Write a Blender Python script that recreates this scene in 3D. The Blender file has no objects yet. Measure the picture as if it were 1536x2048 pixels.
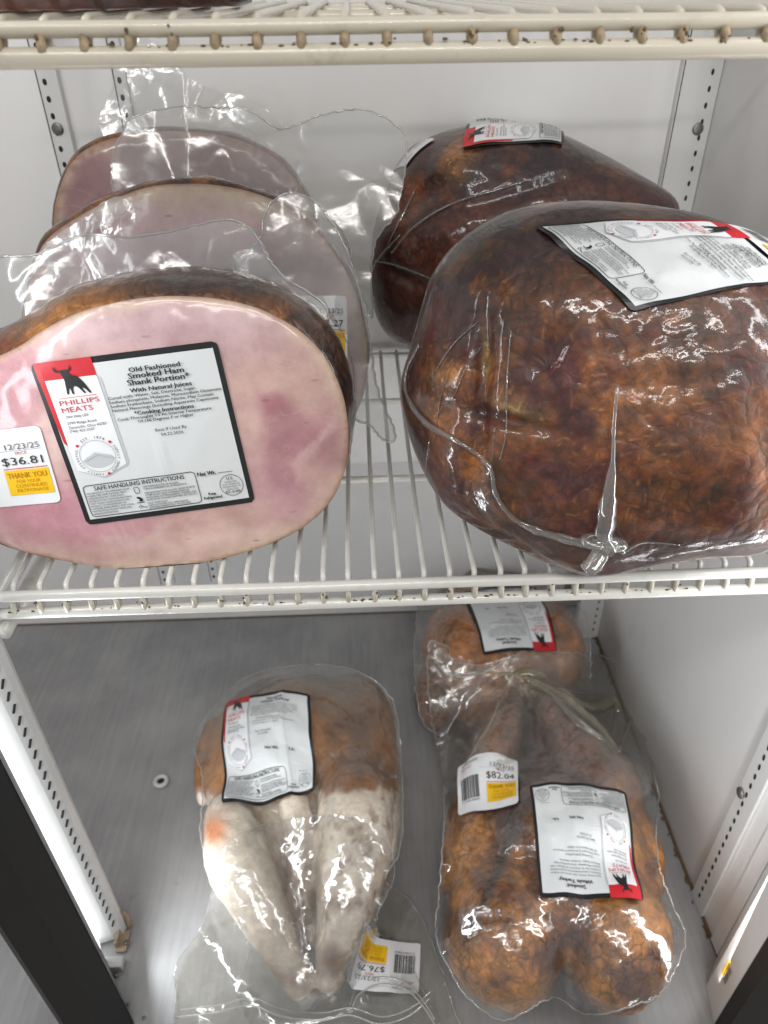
import bpy, bmesh, math, random
import numpy as np
from mathutils import Vector, noise, geometry
from mathutils.bvhtree import BVHTree
random.seed(4); np.random.seed(4)
S = bpy.context.scene
COL = S.collection
# ---------------------------------------------------------------- camera
FPX, PITCH, YAW, ROLL = 1467.5, .6193, .0303, -.01286
CAM = np.array([0., 0., .9])
Fw = np.array([math.sin(YAW)*math.cos(PITCH), math.cos(YAW)*math.cos(PITCH), -math.sin(PITCH)])
r0 = np.cross(Fw, [0, 0, 1]); r0 /= np.linalg.norm(r0); u0 = np.cross(r0, Fw)
Rt = math.cos(ROLL)*r0 + math.sin(ROLL)*u0
Up = -math.sin(ROLL)*r0 + math.cos(ROLL)*u0
cd = bpy.data.cameras.new('camera'); cam = bpy.data.objects.new('camera', cd); COL.objects.link(cam)
from mathutils import Matrix
M = Matrix(((Rt[0], Up[0], -Fw[0], CAM[0]), (Rt[1], Up[1], -Fw[1], CAM[1]), (Rt[2], Up[2], -Fw[2], CAM[2]), (0, 0, 0, 1)))
cam.matrix_world = M
cd.sensor_fit = 'VERTICAL'; cd.sensor_height = 36.; cd.sensor_width = 27.; cd.lens = 36.*FPX/2048.
cd.dof.use_dof = True; cd.dof.focus_distance = .53; cd.dof.aperture_fstop = 9.
cd.clip_start = .01; cd.clip_end = 50
S.camera = cam
# ---------------------------------------------------------------- world, lamps, exposure
W = bpy.data.worlds.new('World'); S.world = W; W.use_nodes = True
bg = W.node_tree.nodes['Background']; bg.inputs[0].default_value = (.90, .92, .97, 1); bg.inputs[1].default_value = .44
def area(name, loc, target, sx, sy, power, color):
    l = bpy.data.lights.new(name, 'AREA'); l.shape = 'RECTANGLE'; l.size = sx; l.size_y = sy; l.energy = power; l.color = color
    o = bpy.data.objects.new(name, l); COL.objects.link(o); o.location = loc
    d = Vector(target)-Vector(loc); o.rotation_euler = d.to_track_quat('-Z', 'Y').to_euler()
    return o
area('cabinet_led_upper', (-.272, .395, .80), (.1, .75, .70), .018, .56, .62, (.93, .97, 1.))
area('cabinet_led_lower', (-.270, .400, .26), (.38, .62, .26), .018, .44, .95, (.93, .97, 1.))
area('cabinet_led_right', (.345, .345, .62), (-.05, .75, .6), .018, 1.15, 1.5, (.96, .98, 1.))
area('store_ceiling_light', (-.35, -.75, 2.3), (0, .6, .45), 1.5, .07, 14, (1, .96, .92))
area('store_ceiling_light', (.25, -1.7, 2.5), (0, .6, .45), 1.8, .07, 17, (1, .96, .92))
S.view_settings.view_transform = 'Standard'; S.view_settings.look = 'None'
S.view_settings.exposure = 0.; S.view_settings.gamma = 1.
S.cycles.transparent_max_bounces = 24; S.cycles.max_bounces = 7; S.cycles.diffuse_bounces = 3; S.cycles.caustics_reflective = False
# ---------------------------------------------------------------- pixel geometry (2048 px high photograph)
def ray(x, y): return Fw*FPX+(x-768)*Rt-(y-1024)*Up
def onZ(x, y, z): d = ray(x, y); return CAM+d*(z-CAM[2])/d[2]
def onY(x, y, Y): d = ray(x, y); return CAM+d*Y/d[1]
def atD(x, y, D): return CAM+ray(x, y)*(D/FPX)
def onPl(x, y, p0, n): d = ray(x, y); return CAM+d*(np.dot(p0-CAM, n)/np.dot(d, n))
def proj(P):
    v = np.asarray(P)-CAM; D = v@Fw
    return 768+FPX*(v@Rt)/D, 1024-FPX*(v@Up)/D
def unit(v): v = np.asarray(v, float); return v/np.linalg.norm(v)
def srgb(r, g, b):
    f = lambda c: (c/255/12.92) if c/255 <= .04045 else ((c/255+.055)/1.055)**2.4
    return (f(r), f(g), f(b))
def smooth_poly(P, n=6, closed=True):
    P = [np.array(p, float) for p in P]; N = len(P); out = []
    rng = range(N) if closed else range(N-1)
    for i in rng:
        if closed: a, b, c, d = P[i-1], P[i], P[(i+1) % N], P[(i+2) % N]
        else: a, b, c, d = P[max(i-1, 0)], P[i], P[i+1], P[min(i+2, N-1)]
        for k in range(n):
            t = k/n
            out.append(.5*((2*b)+(-a+c)*t+(2*a-5*b+4*c-d)*t*t+(-a+3*b-3*c+d)*t**3))
    if not closed: out.append(P[-1])
    return np.array(out)
def resample(P, step, closed=True):
    P = np.asarray(P); Q = np.vstack([P, P[:1]]) if closed else P
    L = np.r_[0, np.cumsum(np.linalg.norm(np.diff(Q, axis=0), axis=1))]
    n = max(4, int(L[-1]/step)); t = np.linspace(0, L[-1], n+1)
    R = np.stack([np.interp(t, L, Q[:, k]) for k in range(Q.shape[1])], 1)
    return R[:-1] if closed else R
def inside(P, pts):
    x, y = pts[:, 0], pts[:, 1]; c = np.zeros(len(pts), bool); n = len(P); j = n-1
    for i in range(n):
        xi, yi = P[i]; xj, yj = P[j]
        m = ((yi > y) != (yj > y)) & (x < (xj-xi)*(y-yi)/((yj-yi)+1e-12)+xi)
        c ^= m; j = i
    return c
def edge_dist(P, pts):
    A = P; B = np.roll(P, -1, 0); d = np.full(len(pts), 1e9)
    for a, b in zip(A, B):
        ab = b-a; L = ab@ab+1e-12; t = np.clip(((pts-a)@ab)/L, 0, 1)
        d = np.minimum(d, np.linalg.norm(pts-(a+t[:, None]*ab), axis=1))
    return d
def tri_fill(poly, step):
    B = resample(poly, step); lo = B.min(0); hi = B.max(0)
    g = []
    y = lo[1]; k = 0
    while y < hi[1]:
        xs = np.arange(lo[0]+(k % 2)*step/2, hi[0], step); g.append(np.stack([xs, np.full(len(xs), y)], 1)); y += step*.866; k += 1
    g = np.vstack(g); g = g+np.random.uniform(-.18, .18, g.shape)*step
    g = g[inside(B, g)]; g = g[edge_dist(B, g) > step*.55]
    n = len(B); V = np.vstack([B, g])
    r = geometry.delaunay_2d_cdt([Vector(v) for v in V], [(i, (i+1) % n) for i in range(n)], [], 1, 1e-6)
    vv = np.array([tuple(v) for v in r[0]]); return vv, [tuple(f) for f in r[2]], n
# ---------------------------------------------------------------- materials
def nt(name):
    m = bpy.data.materials.new(name); m.use_nodes = True; t = m.node_tree; b = t.nodes['Principled BSDF']; return m, t, b
def N(t, kind, **kw):
    n = t.nodes.new(kind)
    for k, v in kw.items():
        if k in n.inputs.keys(): n.inputs[k].default_value = v
        else: setattr(n, k, v)
    return n
def L(t, a, b): t.links.new(a, b)
def tc(t, scale=(1, 1, 1), rot=(0, 0, 0)):
    c = N(t, 'ShaderNodeTexCoord'); m = N(t, 'ShaderNodeMapping'); m.inputs['Scale'].default_value = scale; m.inputs['Rotation'].default_value = rot
    L(t, c.outputs['Object'], m.inputs['Vector']); return m.outputs[0]
def ramp(t, fac, stops, interp='LINEAR'):
    r = N(t, 'ShaderNodeValToRGB'); r.color_ramp.interpolation = interp; e = r.color_ramp.elements
    while len(e) > 1: e.remove(e[0])
    e[0].position = stops[0][0]; c = stops[0][1]; e[0].color = (*c, 1) if hasattr(c, '__len__') else (c, c, c, 1)
    for p, c in stops[1:]:
        q = e.new(p); q.color = (*c, 1) if hasattr(c, '__len__') else (c, c, c, 1)
    L(t, fac, r.inputs[0]); return r.outputs[0]
def mix(t, fac, a, b, mode='MIX'):
    m = N(t, 'ShaderNodeMix', data_type='RGBA', blend_type=mode, clamp_result=False)
    for s, v in ((0, fac), (6, a), (7, b)):
        if hasattr(v, 'links') or isinstance(v, bpy.types.NodeSocket): L(t, v, m.inputs[s])
        else: m.inputs[s].default_value = v if s == 0 else (*v, 1)
    return m.outputs[2]
def noi(t, vec, scale, detail=4, rough=.55, dist=0):
    n = N(t, 'ShaderNodeTexNoise', Scale=scale, Detail=detail, Roughness=rough, Distortion=dist); L(t, vec, n.inputs['Vector']); return n.outputs[0]
def vor(t, vec, scale, feature='F1', rnd=.8):
    n = N(t, 'ShaderNodeTexVoronoi', feature=feature, Scale=scale, Randomness=rnd); L(t, vec, n.inputs['Vector']); return n.outputs['Distance']
def bump(t, h, strength, dist, normal=None):
    b = N(t, 'ShaderNodeBump', Strength=strength, Distance=dist); L(t, h, b.inputs['Height'])
    if normal is not None: L(t, normal, b.inputs['Normal'])
    return b.outputs[0]
def math_(t, op, a, b=0., c=None):
    m = N(t, 'ShaderNodeMath', operation=op)
    for i, v in enumerate((a, b)+((c,) if c is not None else ())):
        if isinstance(v, bpy.types.NodeSocket): L(t, v, m.inputs[i])
        else: m.inputs[i].default_value = v
    return m.outputs[0]
def wrinkle_coat(t, b, v, amt=1., sc=1., rough=.07, w=1.):
    """tight film over food: a clear coat with its own fine wrinkles"""
    wv = N(t, 'ShaderNodeTexNoise', Scale=22*sc, Detail=3); L(t, v, wv.inputs['Vector'])
    vm = N(t, 'ShaderNodeVectorMath', operation='MULTIPLY_ADD'); L(t, wv.outputs['Color'], vm.inputs[0]); vm.inputs[1].default_value = (.05, .05, .05); L(t, v, vm.inputs[2])
    h1 = vor(t, vm.outputs[0], 55*sc, 'F1'); h2 = noi(t, vm.outputs[0], 120*sc, 3, .6); h3 = noi(t, v, 18*sc, 2)
    h = math_(t, 'ADD', math_(t, 'MULTIPLY', h1, .28), math_(t, 'ADD', math_(t, 'MULTIPLY', h2, .16), h3))
    nb = bump(t, h, .3*amt, .004)
    b.inputs['Coat Weight'].default_value = w*.75; b.inputs['Coat Roughness'].default_value = rough; b.inputs['Coat IOR'].default_value = 1.5
    L(t, nb, b.inputs['Coat Normal'])
def mat_plain(name, c, rough=.5, metal=0., var=.06, vs=8., bumpy=0., coat=0., dirt=0.):
    m, t, b = nt(name); v = tc(t)
    n = noi(t, v, vs, 6, .6); r = ramp(t, n, [(.3, tuple(x*(1-var) for x in c)), (.7, tuple(min(1, x*(1+var)) for x in c))])
    if dirt:
        d = noi(t, v, 23, 9, .7); d2 = noi(t, v, 4, 3)
        f = math_(t, 'MULTIPLY', ramp(t, d, [(.55, 0.), (.72, 1.)]), ramp(t, d2, [(.4, 0.), (.65, 1.)]))
        f = math_(t, 'MULTIPLY', f, dirt); r = mix(t, f, r, srgb(96, 74, 48))
    L(t, r, b.inputs['Base Color']); b.inputs['Roughness'].default_value = rough; b.inputs['Metallic'].default_value = metal
    if bumpy: L(t, bump(t, noi(t, v, 60, 5), bumpy, .002), b.inputs['Normal'])
    if coat: b.inputs['Coat Weight'].default_value = coat
    return m
def mat_skin(name, amt=1., cell=85., crack=.5, fleck=.5, coatw=1., wr=1., rough=.45, dk=1., mot=1.):
    m, t, b = nt(name); v = tc(t)
    a = N(t, 'ShaderNodeAttribute', attribute_name='Col')
    wv = N(t, 'ShaderNodeTexNoise', Scale=30, Detail=4); L(t, v, wv.inputs['Vector'])
    vm = N(t, 'ShaderNodeVectorMath', operation='MULTIPLY_ADD'); L(t, wv.outputs['Color'], vm.inputs[0]); vm.inputs[1].default_value = (.03, .03, .03); L(t, v, vm.inputs[2]); vw = vm.outputs[0]
    n1 = noi(t, vw, 38, 7, .68); n2 = noi(t, v, 150, 5, .7)
    c = mix(t, 1., a.outputs['Color'], ramp(t, n1, [(.28, (.85-.47*mot)*dk), (.5, .85*dk), (.72, (.85+.65*mot)*dk)]), 'MULTIPLY')
    c = mix(t, 1., c, ramp(t, n2, [(.3, 1-.38*mot), (.7, 1+.35*mot)]), 'MULTIPLY')
    e = vor(t, vw, cell, 'DISTANCE_TO_EDGE')
    cm = ramp(t, noi(t, v, 16, 3), [(.38, 0.), (.62, 1.)]); ck = mix(t, cm, (1, 1, 1), ramp(t, e, [(0., 1.-crack), (.09, .9), (.3, 1.06)]))
    c = mix(t, 1., c, ck, 'MULTIPLY')
    if fleck:                                     # short pale fibres, two directions
        for k, (rz, s) in enumerate(((.6, 70), (-.8, 85))):
            vv = N(t, 'ShaderNodeMapping'); vv.inputs['Rotation'].default_value = (rz*.7, rz, rz); vv.inputs['Scale'].default_value = (1, 1, .13) if k else (.14, 1, 1)
            L(t, vw, vv.inputs['Vector']); d = vor(t, vv.outputs[0], s*2.2, 'F1')
            f = math_(t, 'MULTIPLY', ramp(t, d, [(.08, 1.), (.24, 0.)]), fleck)
            f = math_(t, 'MULTIPLY', f, ramp(t, noi(t, v, 14, 2), [(.4, 0.), (.55, 1.)]))
            c = mix(t, f, c, mix(t, 1., a.outputs['Color'], (1.7, 2.5, 3.0), 'MULTIPLY'))
    L(t, c, b.inputs['Base Color']); b.inputs['Roughness'].default_value = rough
    h = math_(t, 'ADD', math_(t, 'MULTIPLY', ramp(t, e, [(0., 0.), (.35, 1.)]), .8), n1)
    L(t, bump(t, h, .4*amt, .003), b.inputs['Normal'])
    wrinkle_coat(t, b, v, wr, 1., .09, coatw)
    return m
def mat_pork(name, wr=.35):
    m, t, b = nt(name); v = tc(t)
    a = N(t, 'ShaderNodeAttribute', attribute_name='Col')
    n1 = noi(t, v, 30, 8, .65); n2 = noi(t, v, 17, 5, .55, .6)
    c = mix(t, 1., a.outputs['Color'], ramp(t, n1, [(.32, (.74, .67, .66)), (.5, (.88, .86, .85)), (.68, (1.05, 1.05, 1.04))]), 'MULTIPLY')
    vein = math_(t, 'ABSOLUTE', math_(t, 'SUBTRACT', n2, .5))
    c = mix(t, ramp(t, vein, [(0., .13), (.012, 0.)]), c, srgb(226, 196, 190))
    mp = N(t, 'ShaderNodeMapping'); mp.inputs['Scale'].default_value = (.45, 1, 1.6); mp.inputs['Rotation'].default_value = (0, .5, 0); L(t, v, mp.inputs['Vector']); d = vor(t, mp.outputs[0], 62, 'F1'); pit = math_(t, 'MULTIPLY', ramp(t, d, [(.06, .5), (.12, 0.)]), ramp(t, noi(t, v, 21, 2), [(.48, 0.), (.56, 1.)]))
    c = mix(t, pit, c, srgb(120, 78, 84))
    L(t, c, b.inputs['Base Color']); b.inputs['Roughness'].default_value = .42
    b.inputs['Subsurface Weight'].default_value = .15; b.inputs['Subsurface Radius'].default_value = (.006, .003, .002); b.inputs['Subsurface Scale'].default_value = 1.
    L(t, bump(t, n1, .12, .002), b.inputs['Normal'])
    wrinkle_coat(t, b, v, wr, .45, .12, .8)
    return m
def mat_film(name, tint=(.93, .93, .92), milk=.09, gloss=1., fine=1., rough=.07, milkcol=(.85, .86, .84)):
    m, t, b = nt(name); t.nodes.remove(b); out = t.nodes['Material Output']; v = tc(t)
    wv = N(t, 'ShaderNodeTexNoise', Scale=30, Detail=3); L(t, v, wv.inputs['Vector'])
    vm = N(t, 'ShaderNodeVectorMath', operation='MULTIPLY_ADD'); L(t, wv.outputs['Color'], vm.inputs[0]); vm.inputs[1].default_value = (.05, .05, .05); L(t, v, vm.inputs[2])
    h = math_(t, 'ADD', vor(t, vm.outputs[0], 24, 'F1'), math_(t, 'MULTIPLY', noi(t, vm.outputs[0], 48, 2, .55), .5))
    nb = bump(t, h, .5*fine, .004)
    tr = N(t, 'ShaderNodeBsdfTransparent'); tr.inputs[0].default_value = (*tint, 1)
    gl = N(t, 'ShaderNodeBsdfGlossy', Roughness=rough); L(t, nb, gl.inputs['Normal'])
    df = N(t, 'ShaderNodeBsdfDiffuse'); df.inputs[0].default_value = (*milkcol, 1)
    tl = N(t, 'ShaderNodeBsdfTranslucent'); tl.inputs[0].default_value = (*milkcol, 1)
    dm = N(t, 'ShaderNodeMixShader'); dm.inputs[0].default_value = .5; L(t, df.outputs[0], dm.inputs[1]); L(t, tl.outputs[0], dm.inputs[2])
    lw = N(t, 'ShaderNodeLayerWeight', Blend=.5)
    m1 = N(t, 'ShaderNodeMixShader'); L(t, math_(t, 'ADD', math_(t, 'MULTIPLY', math_(t, 'POWER', lw.outputs['Facing'], 3.), 1.6*milk+.06), milk), m1.inputs[0])
    L(t, tr.outputs[0], m1.inputs[1]); L(t, dm.outputs[0], m1.inputs[2])
    fr = N(t, 'ShaderNodeLayerWeight', Blend=.5); L(t, nb, fr.inputs['Normal'])
    m2 = N(t, 'ShaderNodeMixShader'); L(t, math_(t, 'ADD', math_(t, 'MULTIPLY', math_(t, 'POWER', fr.outputs['Facing'], 3.), .7*gloss), .11*gloss), m2.inputs[0])
    L(t, m1.outputs[0], m2.inputs[1]); L(t, gl.outputs[0], m2.inputs[2]); L(t, m2.outputs[0], out.inputs[0])
    return m
def mat_emit(name, c, s):
    m, t, b = nt(name); b.inputs['Emission Color'].default_value = (*c, 1); b.inputs['Emission Strength'].default_value = s; b.inputs['Base Color'].default_value = (*c, 1)
    return m
def mat_paper(name, c, rough=.35, var=.03):
    m, t, b = nt(name); v = tc(t)
    r = ramp(t, noi(t, v, 60, 5), [(.3, tuple(x*(1-var) for x in c)), (.7, c)]); L(t, r, b.inputs['Base Color'])
    b.inputs['Roughness'].default_value = rough; L(t, bump(t, noi(t, v, 25, 3), .15, .002), b.inputs['Normal'])
    return m
WHITE = mat_plain('white_cabinet_paint', srgb(234, 233, 231), .32, 0, .03, 3., .05, 0, .16)
PILA = mat_plain('pilaster_paint', srgb(218, 218, 216), .35, 0, .03, 9, 0, 0, .35)
FLOOR = None
RAIL = mat_plain('cream_wire_coating', srgb(206, 198, 180), .28, 0, .04, 20, .08, .3, .75)
NUB = mat_plain('dirty_wire_coating', srgb(156, 138, 110), .45, 0, .35, 160, .3, 0, 1.)
MIDR = mat_plain('white_wire_coating', srgb(214, 213, 206), .26, 0, .03, 20, .06, .4, .45)
MIDN = mat_plain('stained_white_coating', srgb(190, 184, 170), .35, 0, .12, 120, .2, .2, .9)
GRIME = mat_plain('grime', srgb(98, 80, 58), .9, 0, .3, 200, .6)
DARK = mat_plain('dark_slot', srgb(38, 36, 36), .8)
STEEL = mat_plain('zinc_metal', srgb(128, 126, 122), .35, .8, .1, 60, .1)
FRAME = mat_plain('dark_grey_frame', srgb(92, 92, 94), .4, .2, .08, 5, .05)
BLACK = mat_plain('black_gasket', srgb(20, 20, 22), .6)
LED = mat_emit('led_glow', (.95, .98, 1.), 2.2)
RUST = mat_plain('rusty_bracket', srgb(168, 150, 128), .7, .2, .35, 60, .5, 0, 1.)
PLW = mat_plain('white_plastic', srgb(205, 205, 202), .35)
PAPER = mat_paper('label_paper', srgb(212, 215, 215)); PAPER2 = mat_paper('logo_paper', srgb(228, 229, 230))
INK = mat_paper('black_ink', srgb(30, 31, 32)); GREYINK = mat_paper('grey_ink', srgb(74, 76, 78)); SHADE = mat_paper('shade_ink', srgb(190, 193, 195))
RED = mat_paper('red_ink', srgb(196, 38, 48)); YEL = mat_paper('yellow_ink', srgb(238, 190, 32)); YDK = mat_paper('dark_yellow_ink', srgb(186, 130, 16)); PALEINK = mat_paper('pale_ink', srgb(168, 172, 176))
SKIN = mat_skin('smoked_ham_skin', .5, 80, .5, .38, 1., 1.3, .5, .64, 1.2)
SKIN2 = mat_skin('smoked_turkey_skin', .9, 88, .75, .25, 1., 1., .45, .84)
SKIN3 = mat_skin('pale_turkey_skin', .55, 60, .12, .0, 1., .8, .4, 1.3, .4)
RIND = mat_skin('smoked_rind', 1., 110, .4, .25, 1., .8)
PORK = mat_pork('cut_pork')
FILM = mat_film('clear_film', (.93, .93, .92), .26, 1.5, .4, .18, (.90, .91, .89)); FILMY = mat_film('yellowish_film', (.95, .94, .91), .09, .9, .6, .12, (.80, .78, .68))
SEAM2 = mat_film('tight_film_seam', (.86, .85, .82), .12, 1.5, .4, .07, (.9, .88, .84))
FILMT = mat_film('thin_film', (.97, .97, .965), .035, 1.1, .6, .12)
SEAM = mat_film('film_seam', (.90, .90, .88), .42, 1.3, .3, .09, (.92, .92, .90))
# steel floor
FLOOR, t, b = nt('worn_steel_floor'); v = tc(t)
n = noi(t, v, 5, 7, .6); n2 = noi(t, tc(t, (1, .06, 1)), 160, 3)
c = ramp(t, n, [(.3, srgb(140, 140, 141)), (.7, srgb(180, 180, 180))]); c = mix(t, .25, c, ramp(t, n2, [(.3, .3), (.7, .6)]), 'OVERLAY')
n3 = noi(t, v, 42, 8, .7); c = mix(t, ramp(t, n3, [(.62, 0.), (.75, .35)]), c, srgb(96, 86, 72))
L(t, c, b.inputs['Base Color']); b.inputs['Metallic'].default_value = .35
L(t, ramp(t, n, [(.3, .38), (.7, .55)]), b.inputs['Roughness']); L(t, bump(t, n, .15, .004), b.inputs['Normal'])
# ---------------------------------------------------------------- object helpers
def link(o, parent=None):
    COL.objects.link(o)
    if parent: o.parent = parent
    return o
def thing(name, label, cat, loc=(0, 0, 0), group=None):
    o = bpy.data.objects.new(name, None); o.location = loc; o.empty_display_size = .02; link(o)
    o['label'] = label; o['category'] = cat
    if group: o['group'] = group
    return o
def mesh(name, V, F, mats, parent=None, mi=None, smooth=True, col=None):
    me = bpy.data.meshes.new(name)
    V = np.asarray(V, float)
    if parent: V = V-np.array(parent.location)
    me.from_pydata(V.tolist(), [], [tuple(int(i) for i in f) for f in F])
    if not isinstance(mats, (list, tuple)): mats = [mats]
    for m in mats: me.materials.append(m)
    if mi is not None: me.polygons.foreach_set('material_index', np.asarray(mi, np.int32))
    me.polygons.foreach_set('use_smooth', [smooth]*len(me.polygons))
    if col is not None:
        a = me.color_attributes.new('Col', 'FLOAT_COLOR', 'POINT')
        a.data.foreach_set('color', np.hstack([np.clip(col, 0, 1), np.ones((len(V), 1))]).astype(np.float32).ravel())
    me.update(); o = bpy.data.objects.new(name, me); return link(o, parent)
class MB:
    def __init__(s): s.V = []; s.F = []; s.M = []
    def add(s, V, F, m=0):
        k = len(s.V); s.V += [tuple(v) for v in V]; s.F += [tuple(i+k for i in f) for f in F]; s.M += [m]*len(F)
    def box(s, a, b, m=0, bev=0.):
        bm = bmesh.new(); bmesh.ops.create_cube(bm, size=1.)
        a = np.array(a, float); b = np.array(b, float)
        for v in bm.verts: v.co = Vector((a+b)/2+np.array(v.co)*(b-a))
        if bev: bmesh.ops.bevel(bm, geom=bm.edges[:], offset=bev, segments=2, affect='EDGES', profile=.6)
        bm.verts.index_update(); s.add([tuple(v.co) for v in bm.verts], [[v.index for v in f.verts] for f in bm.faces], m); bm.free()
    def prism(s, pts, z0, z1, m=0):
        n = len(pts); s.add([(x, y, z0) for x, y in pts]+[(x, y, z1) for x, y in pts],
            [tuple(range(n))[::-1], tuple(range(n, 2*n))]+[(i, (i+1) % n, n+(i+1) % n, n+i) for i in range(n)], m)
    def tube(s, P, r, m=0, n=10, cap=True, flat=1.):
        P = np.asarray(P, float); k = len(P); R = np.broadcast_to(np.asarray(r, float), (k,))
        T = np.gradient(P, axis=0); T /= np.linalg.norm(T, axis=1)[:, None]+1e-12
        ref = np.array([0, 0, 1.]) if abs(T[0][2]) < .9 else np.array([1., 0, 0])
        V = []
        for i in range(k):
            a = np.cross(T[i], ref); a /= np.linalg.norm(a)+1e-9; b = np.cross(a, T[i])
            for j in range(n):
                w = 2*math.pi*j/n; V.append(P[i]+R[i]*(math.cos(w)*a+flat*math.sin(w)*b))
        F = [(i*n+j, i*n+(j+1) % n, (i+1)*n+(j+1) % n, (i+1)*n+j) for i in range(k-1) for j in range(n)]
        if cap: F += [tuple(range(n))[::-1], tuple(range((k-1)*n, k*n))]
        s.add(V, F, m)
    def ball(s, c, r, m=0, sq=(1, 1, 1), seg=10):
        bm = bmesh.new(); bmesh.ops.create_uvsphere(bm, u_segments=seg, v_segments=seg-2, radius=r)
        bm.verts.index_update(); s.add([tuple(np.array(c)+np.array(v.co)*np.array(sq)) for v in bm.verts], [[v.index for v in f.verts] for f in bm.faces], m); bm.free()
    def obj(s, name, mats, parent=None, smooth=False, col=None): return mesh(name, s.V, s.F, mats, parent, s.M, smooth, col)
def fb(v, k=0):          # fractal noise helper
    return noise.fractal(Vector(v), 1., 2., 4) if k == 0 else noise.noise(Vector(v))
# ================================================================ cabinet
XL, XR, YB, YF, ZT = -1.1, .386, .885, .28, 1.05
YB2 = .955
cab = thing('display_refrigerator', 'white refrigerator cabinet with slotted pilasters, grey steel floor and glowing light strip', 'refrigerator')
m = MB(); m.box((XL-.03, YF, -.02), (XR+.03, YB2+.03, 0)); m.obj('cabinet_floor', FLOOR, cab)
m = MB(); m.box((XL, YB, .354), (XR, YB+.02, ZT), 0, .0015); m.box((XL, YB2, 0.), (XR, YB2+.02, .42), 0); m.box((XL, YB+.003, .3525), (XR, YB2+.01, .3555), 1)
m.obj('back_panel', [WHITE, GRIME], cab)
m = MB(); m.box((XL-.02, .425, 0), (XL, YB+.02, ZT)); m.obj('side_panel', WHITE, cab)
m = MB(); m.box((XR, .37, 0), (XR+.02, YB2+.02, ZT)); m.obj('side_panel', WHITE, cab)
m = MB(); m.box((XR-.0032, .372, .0), (XR-.0002, .39, ZT), 0); m.obj('edge_trim', WHITE, cab)
m = MB()            # dirty floor seams
m.box((XR-.0035, .36, .0003), (XR-.0005, YB2, .003)); m.box((XL, YB2-.002, .0003), (XR, YB2, .002))
for i in range(60):
    y = random.uniform(.37, .88); m.ball((XR-.004-abs(random.gauss(0, .002)), y, .001), random.uniform(.0006, .0022), 0, (1, 2, .5), 6)
m.obj('floor_seam', GRIME, cab)['kind'] = 'stuff'
def pilaster(name, x0, x1, y0, y1, hx, hy, axis, z0=.02, z1=1.04, sp=.0155, hw=.0032, hh=.0062, screw=None, lines=True, zb=0.):
    m = MB(); z0 = max(z0, zb+.01); m.box((x0, y0, zb), (x1, y1, ZT-.001), 0, .0008)
    z = z0
    while z < z1:
        if axis == 'y': m.ball((hx, hy, z), 1., 1, (hw/2, .0006, hh/2), 8)      # slots facing the door
        else: m.ball((hx, hy, z), 1., 1, (.0006, hw/2, hh/2), 8)
        z += sp
    if lines:
        if axis == 'y': m.box((x0+.0012, y0-.0003, zb), (x0+.0022, y0+.001, ZT-.002), 1)
    if screw: m.ball(screw, .0062, 2, (1, .35, 1) if axis == 'y' else (.35, 1, 1), 14)
    return m.obj(name, [PILA, DARK, STEEL], cab, False)
pilaster('pilaster', .343, .3855, YB-.009, YB-.0005, .3755, YB-.0092, 'y', screw=tuple(onY(1396, 258, YB-.0095)))
pilaster('pilaster', -.322, -.300, YB-.010, YB-.0005, -.3135, YB-.0102, 'y', screw=tuple(onY(115, 258, YB-.0105)), hw=.0045, zb=.15)
pilaster('pilaster', -.246, -.232, YB-.006, YB-.0005, -.239, YB-.0062, 'y', hw=.0045, zb=.15)
# front left pilaster: a white channel whose slots face across the cabinet
m = MB(); a = onZ(250, 1858, 0); bq = onZ(214, 1872, 0)
m.prism([(-.3290, .437), (-.3245, .413), (-.3075, .418), (-.2985, .424), (-.2965, .431), (-.3005, .440)], .004, ZT-.002, 0)
d = np.array([-.2985+.3075, .424-.418]); nrm = unit([d[1], -d[0]])
z = .035
while z < 1.0:
    cx, cy = -.3028+nrm[0]*.0002, .4212+nrm[1]*.0002
    m.tube([(cx-.0018*.8, cy-.0018*.55, z-.0045), (cx+.0018*.8, cy+.0018*.55, z+.0045)], .0011, 1, 6); z += .0155
m.obj('pilaster', [PILA, DARK], cab)
# front right pilaster on the side panel
pilaster('pilaster', XR-.004, XR-.0003, .415, .445, XR-.0042, .431, 'x', hw=.004, hh=.0085, screw=(XR-.006, .438, .215))
# light strip and door post, left
m = MB(); m.prism([(-.3205, .4105), (-.3120, .3950), (-.3060, .3850), (-.3300, .385), (-.3400, .4100)], .012, 1.04); m.obj('light_strip', LED, cab)
m = MB(); m.prism([(-.3100, .3990-.004), (-.2935, .3725), (-.2650, .3330), (-.2930, .3290), (-.345, .372), (-.345, .384)], -.02, ZT, 0); m.obj('door_post', FRAME, cab)
m = MB(); m.prism([(-.2640, .3300), (-.2760, .3080), (-.2950, .2900), (-.345, .335), (-.345, .366), (-.2960, .3270)], -.02, ZT, 0); m.obj('door_gasket', BLACK, cab)
# right door post
m = MB(); m.prism([(.3590, .3420), (.3530, .3060), (.3720, .3010), (.384, .3700), (.3835, .3715)], 0.0005, ZT, 0); m.obj('door_post', WHITE, cab)
m = MB(); m.prism([(.3525, .3050), (.3480, .2860), (.405, .2860), (.405, .36), (.3870, .3680), (.3725, .3000)], -.02, ZT, 0); m.obj('door_gasket', BLACK, cab)
# price sticker on the right post
p0 = np.array([.3590, .3420, 0]); p1 = np.array([.3530, .3060, 0])
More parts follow.
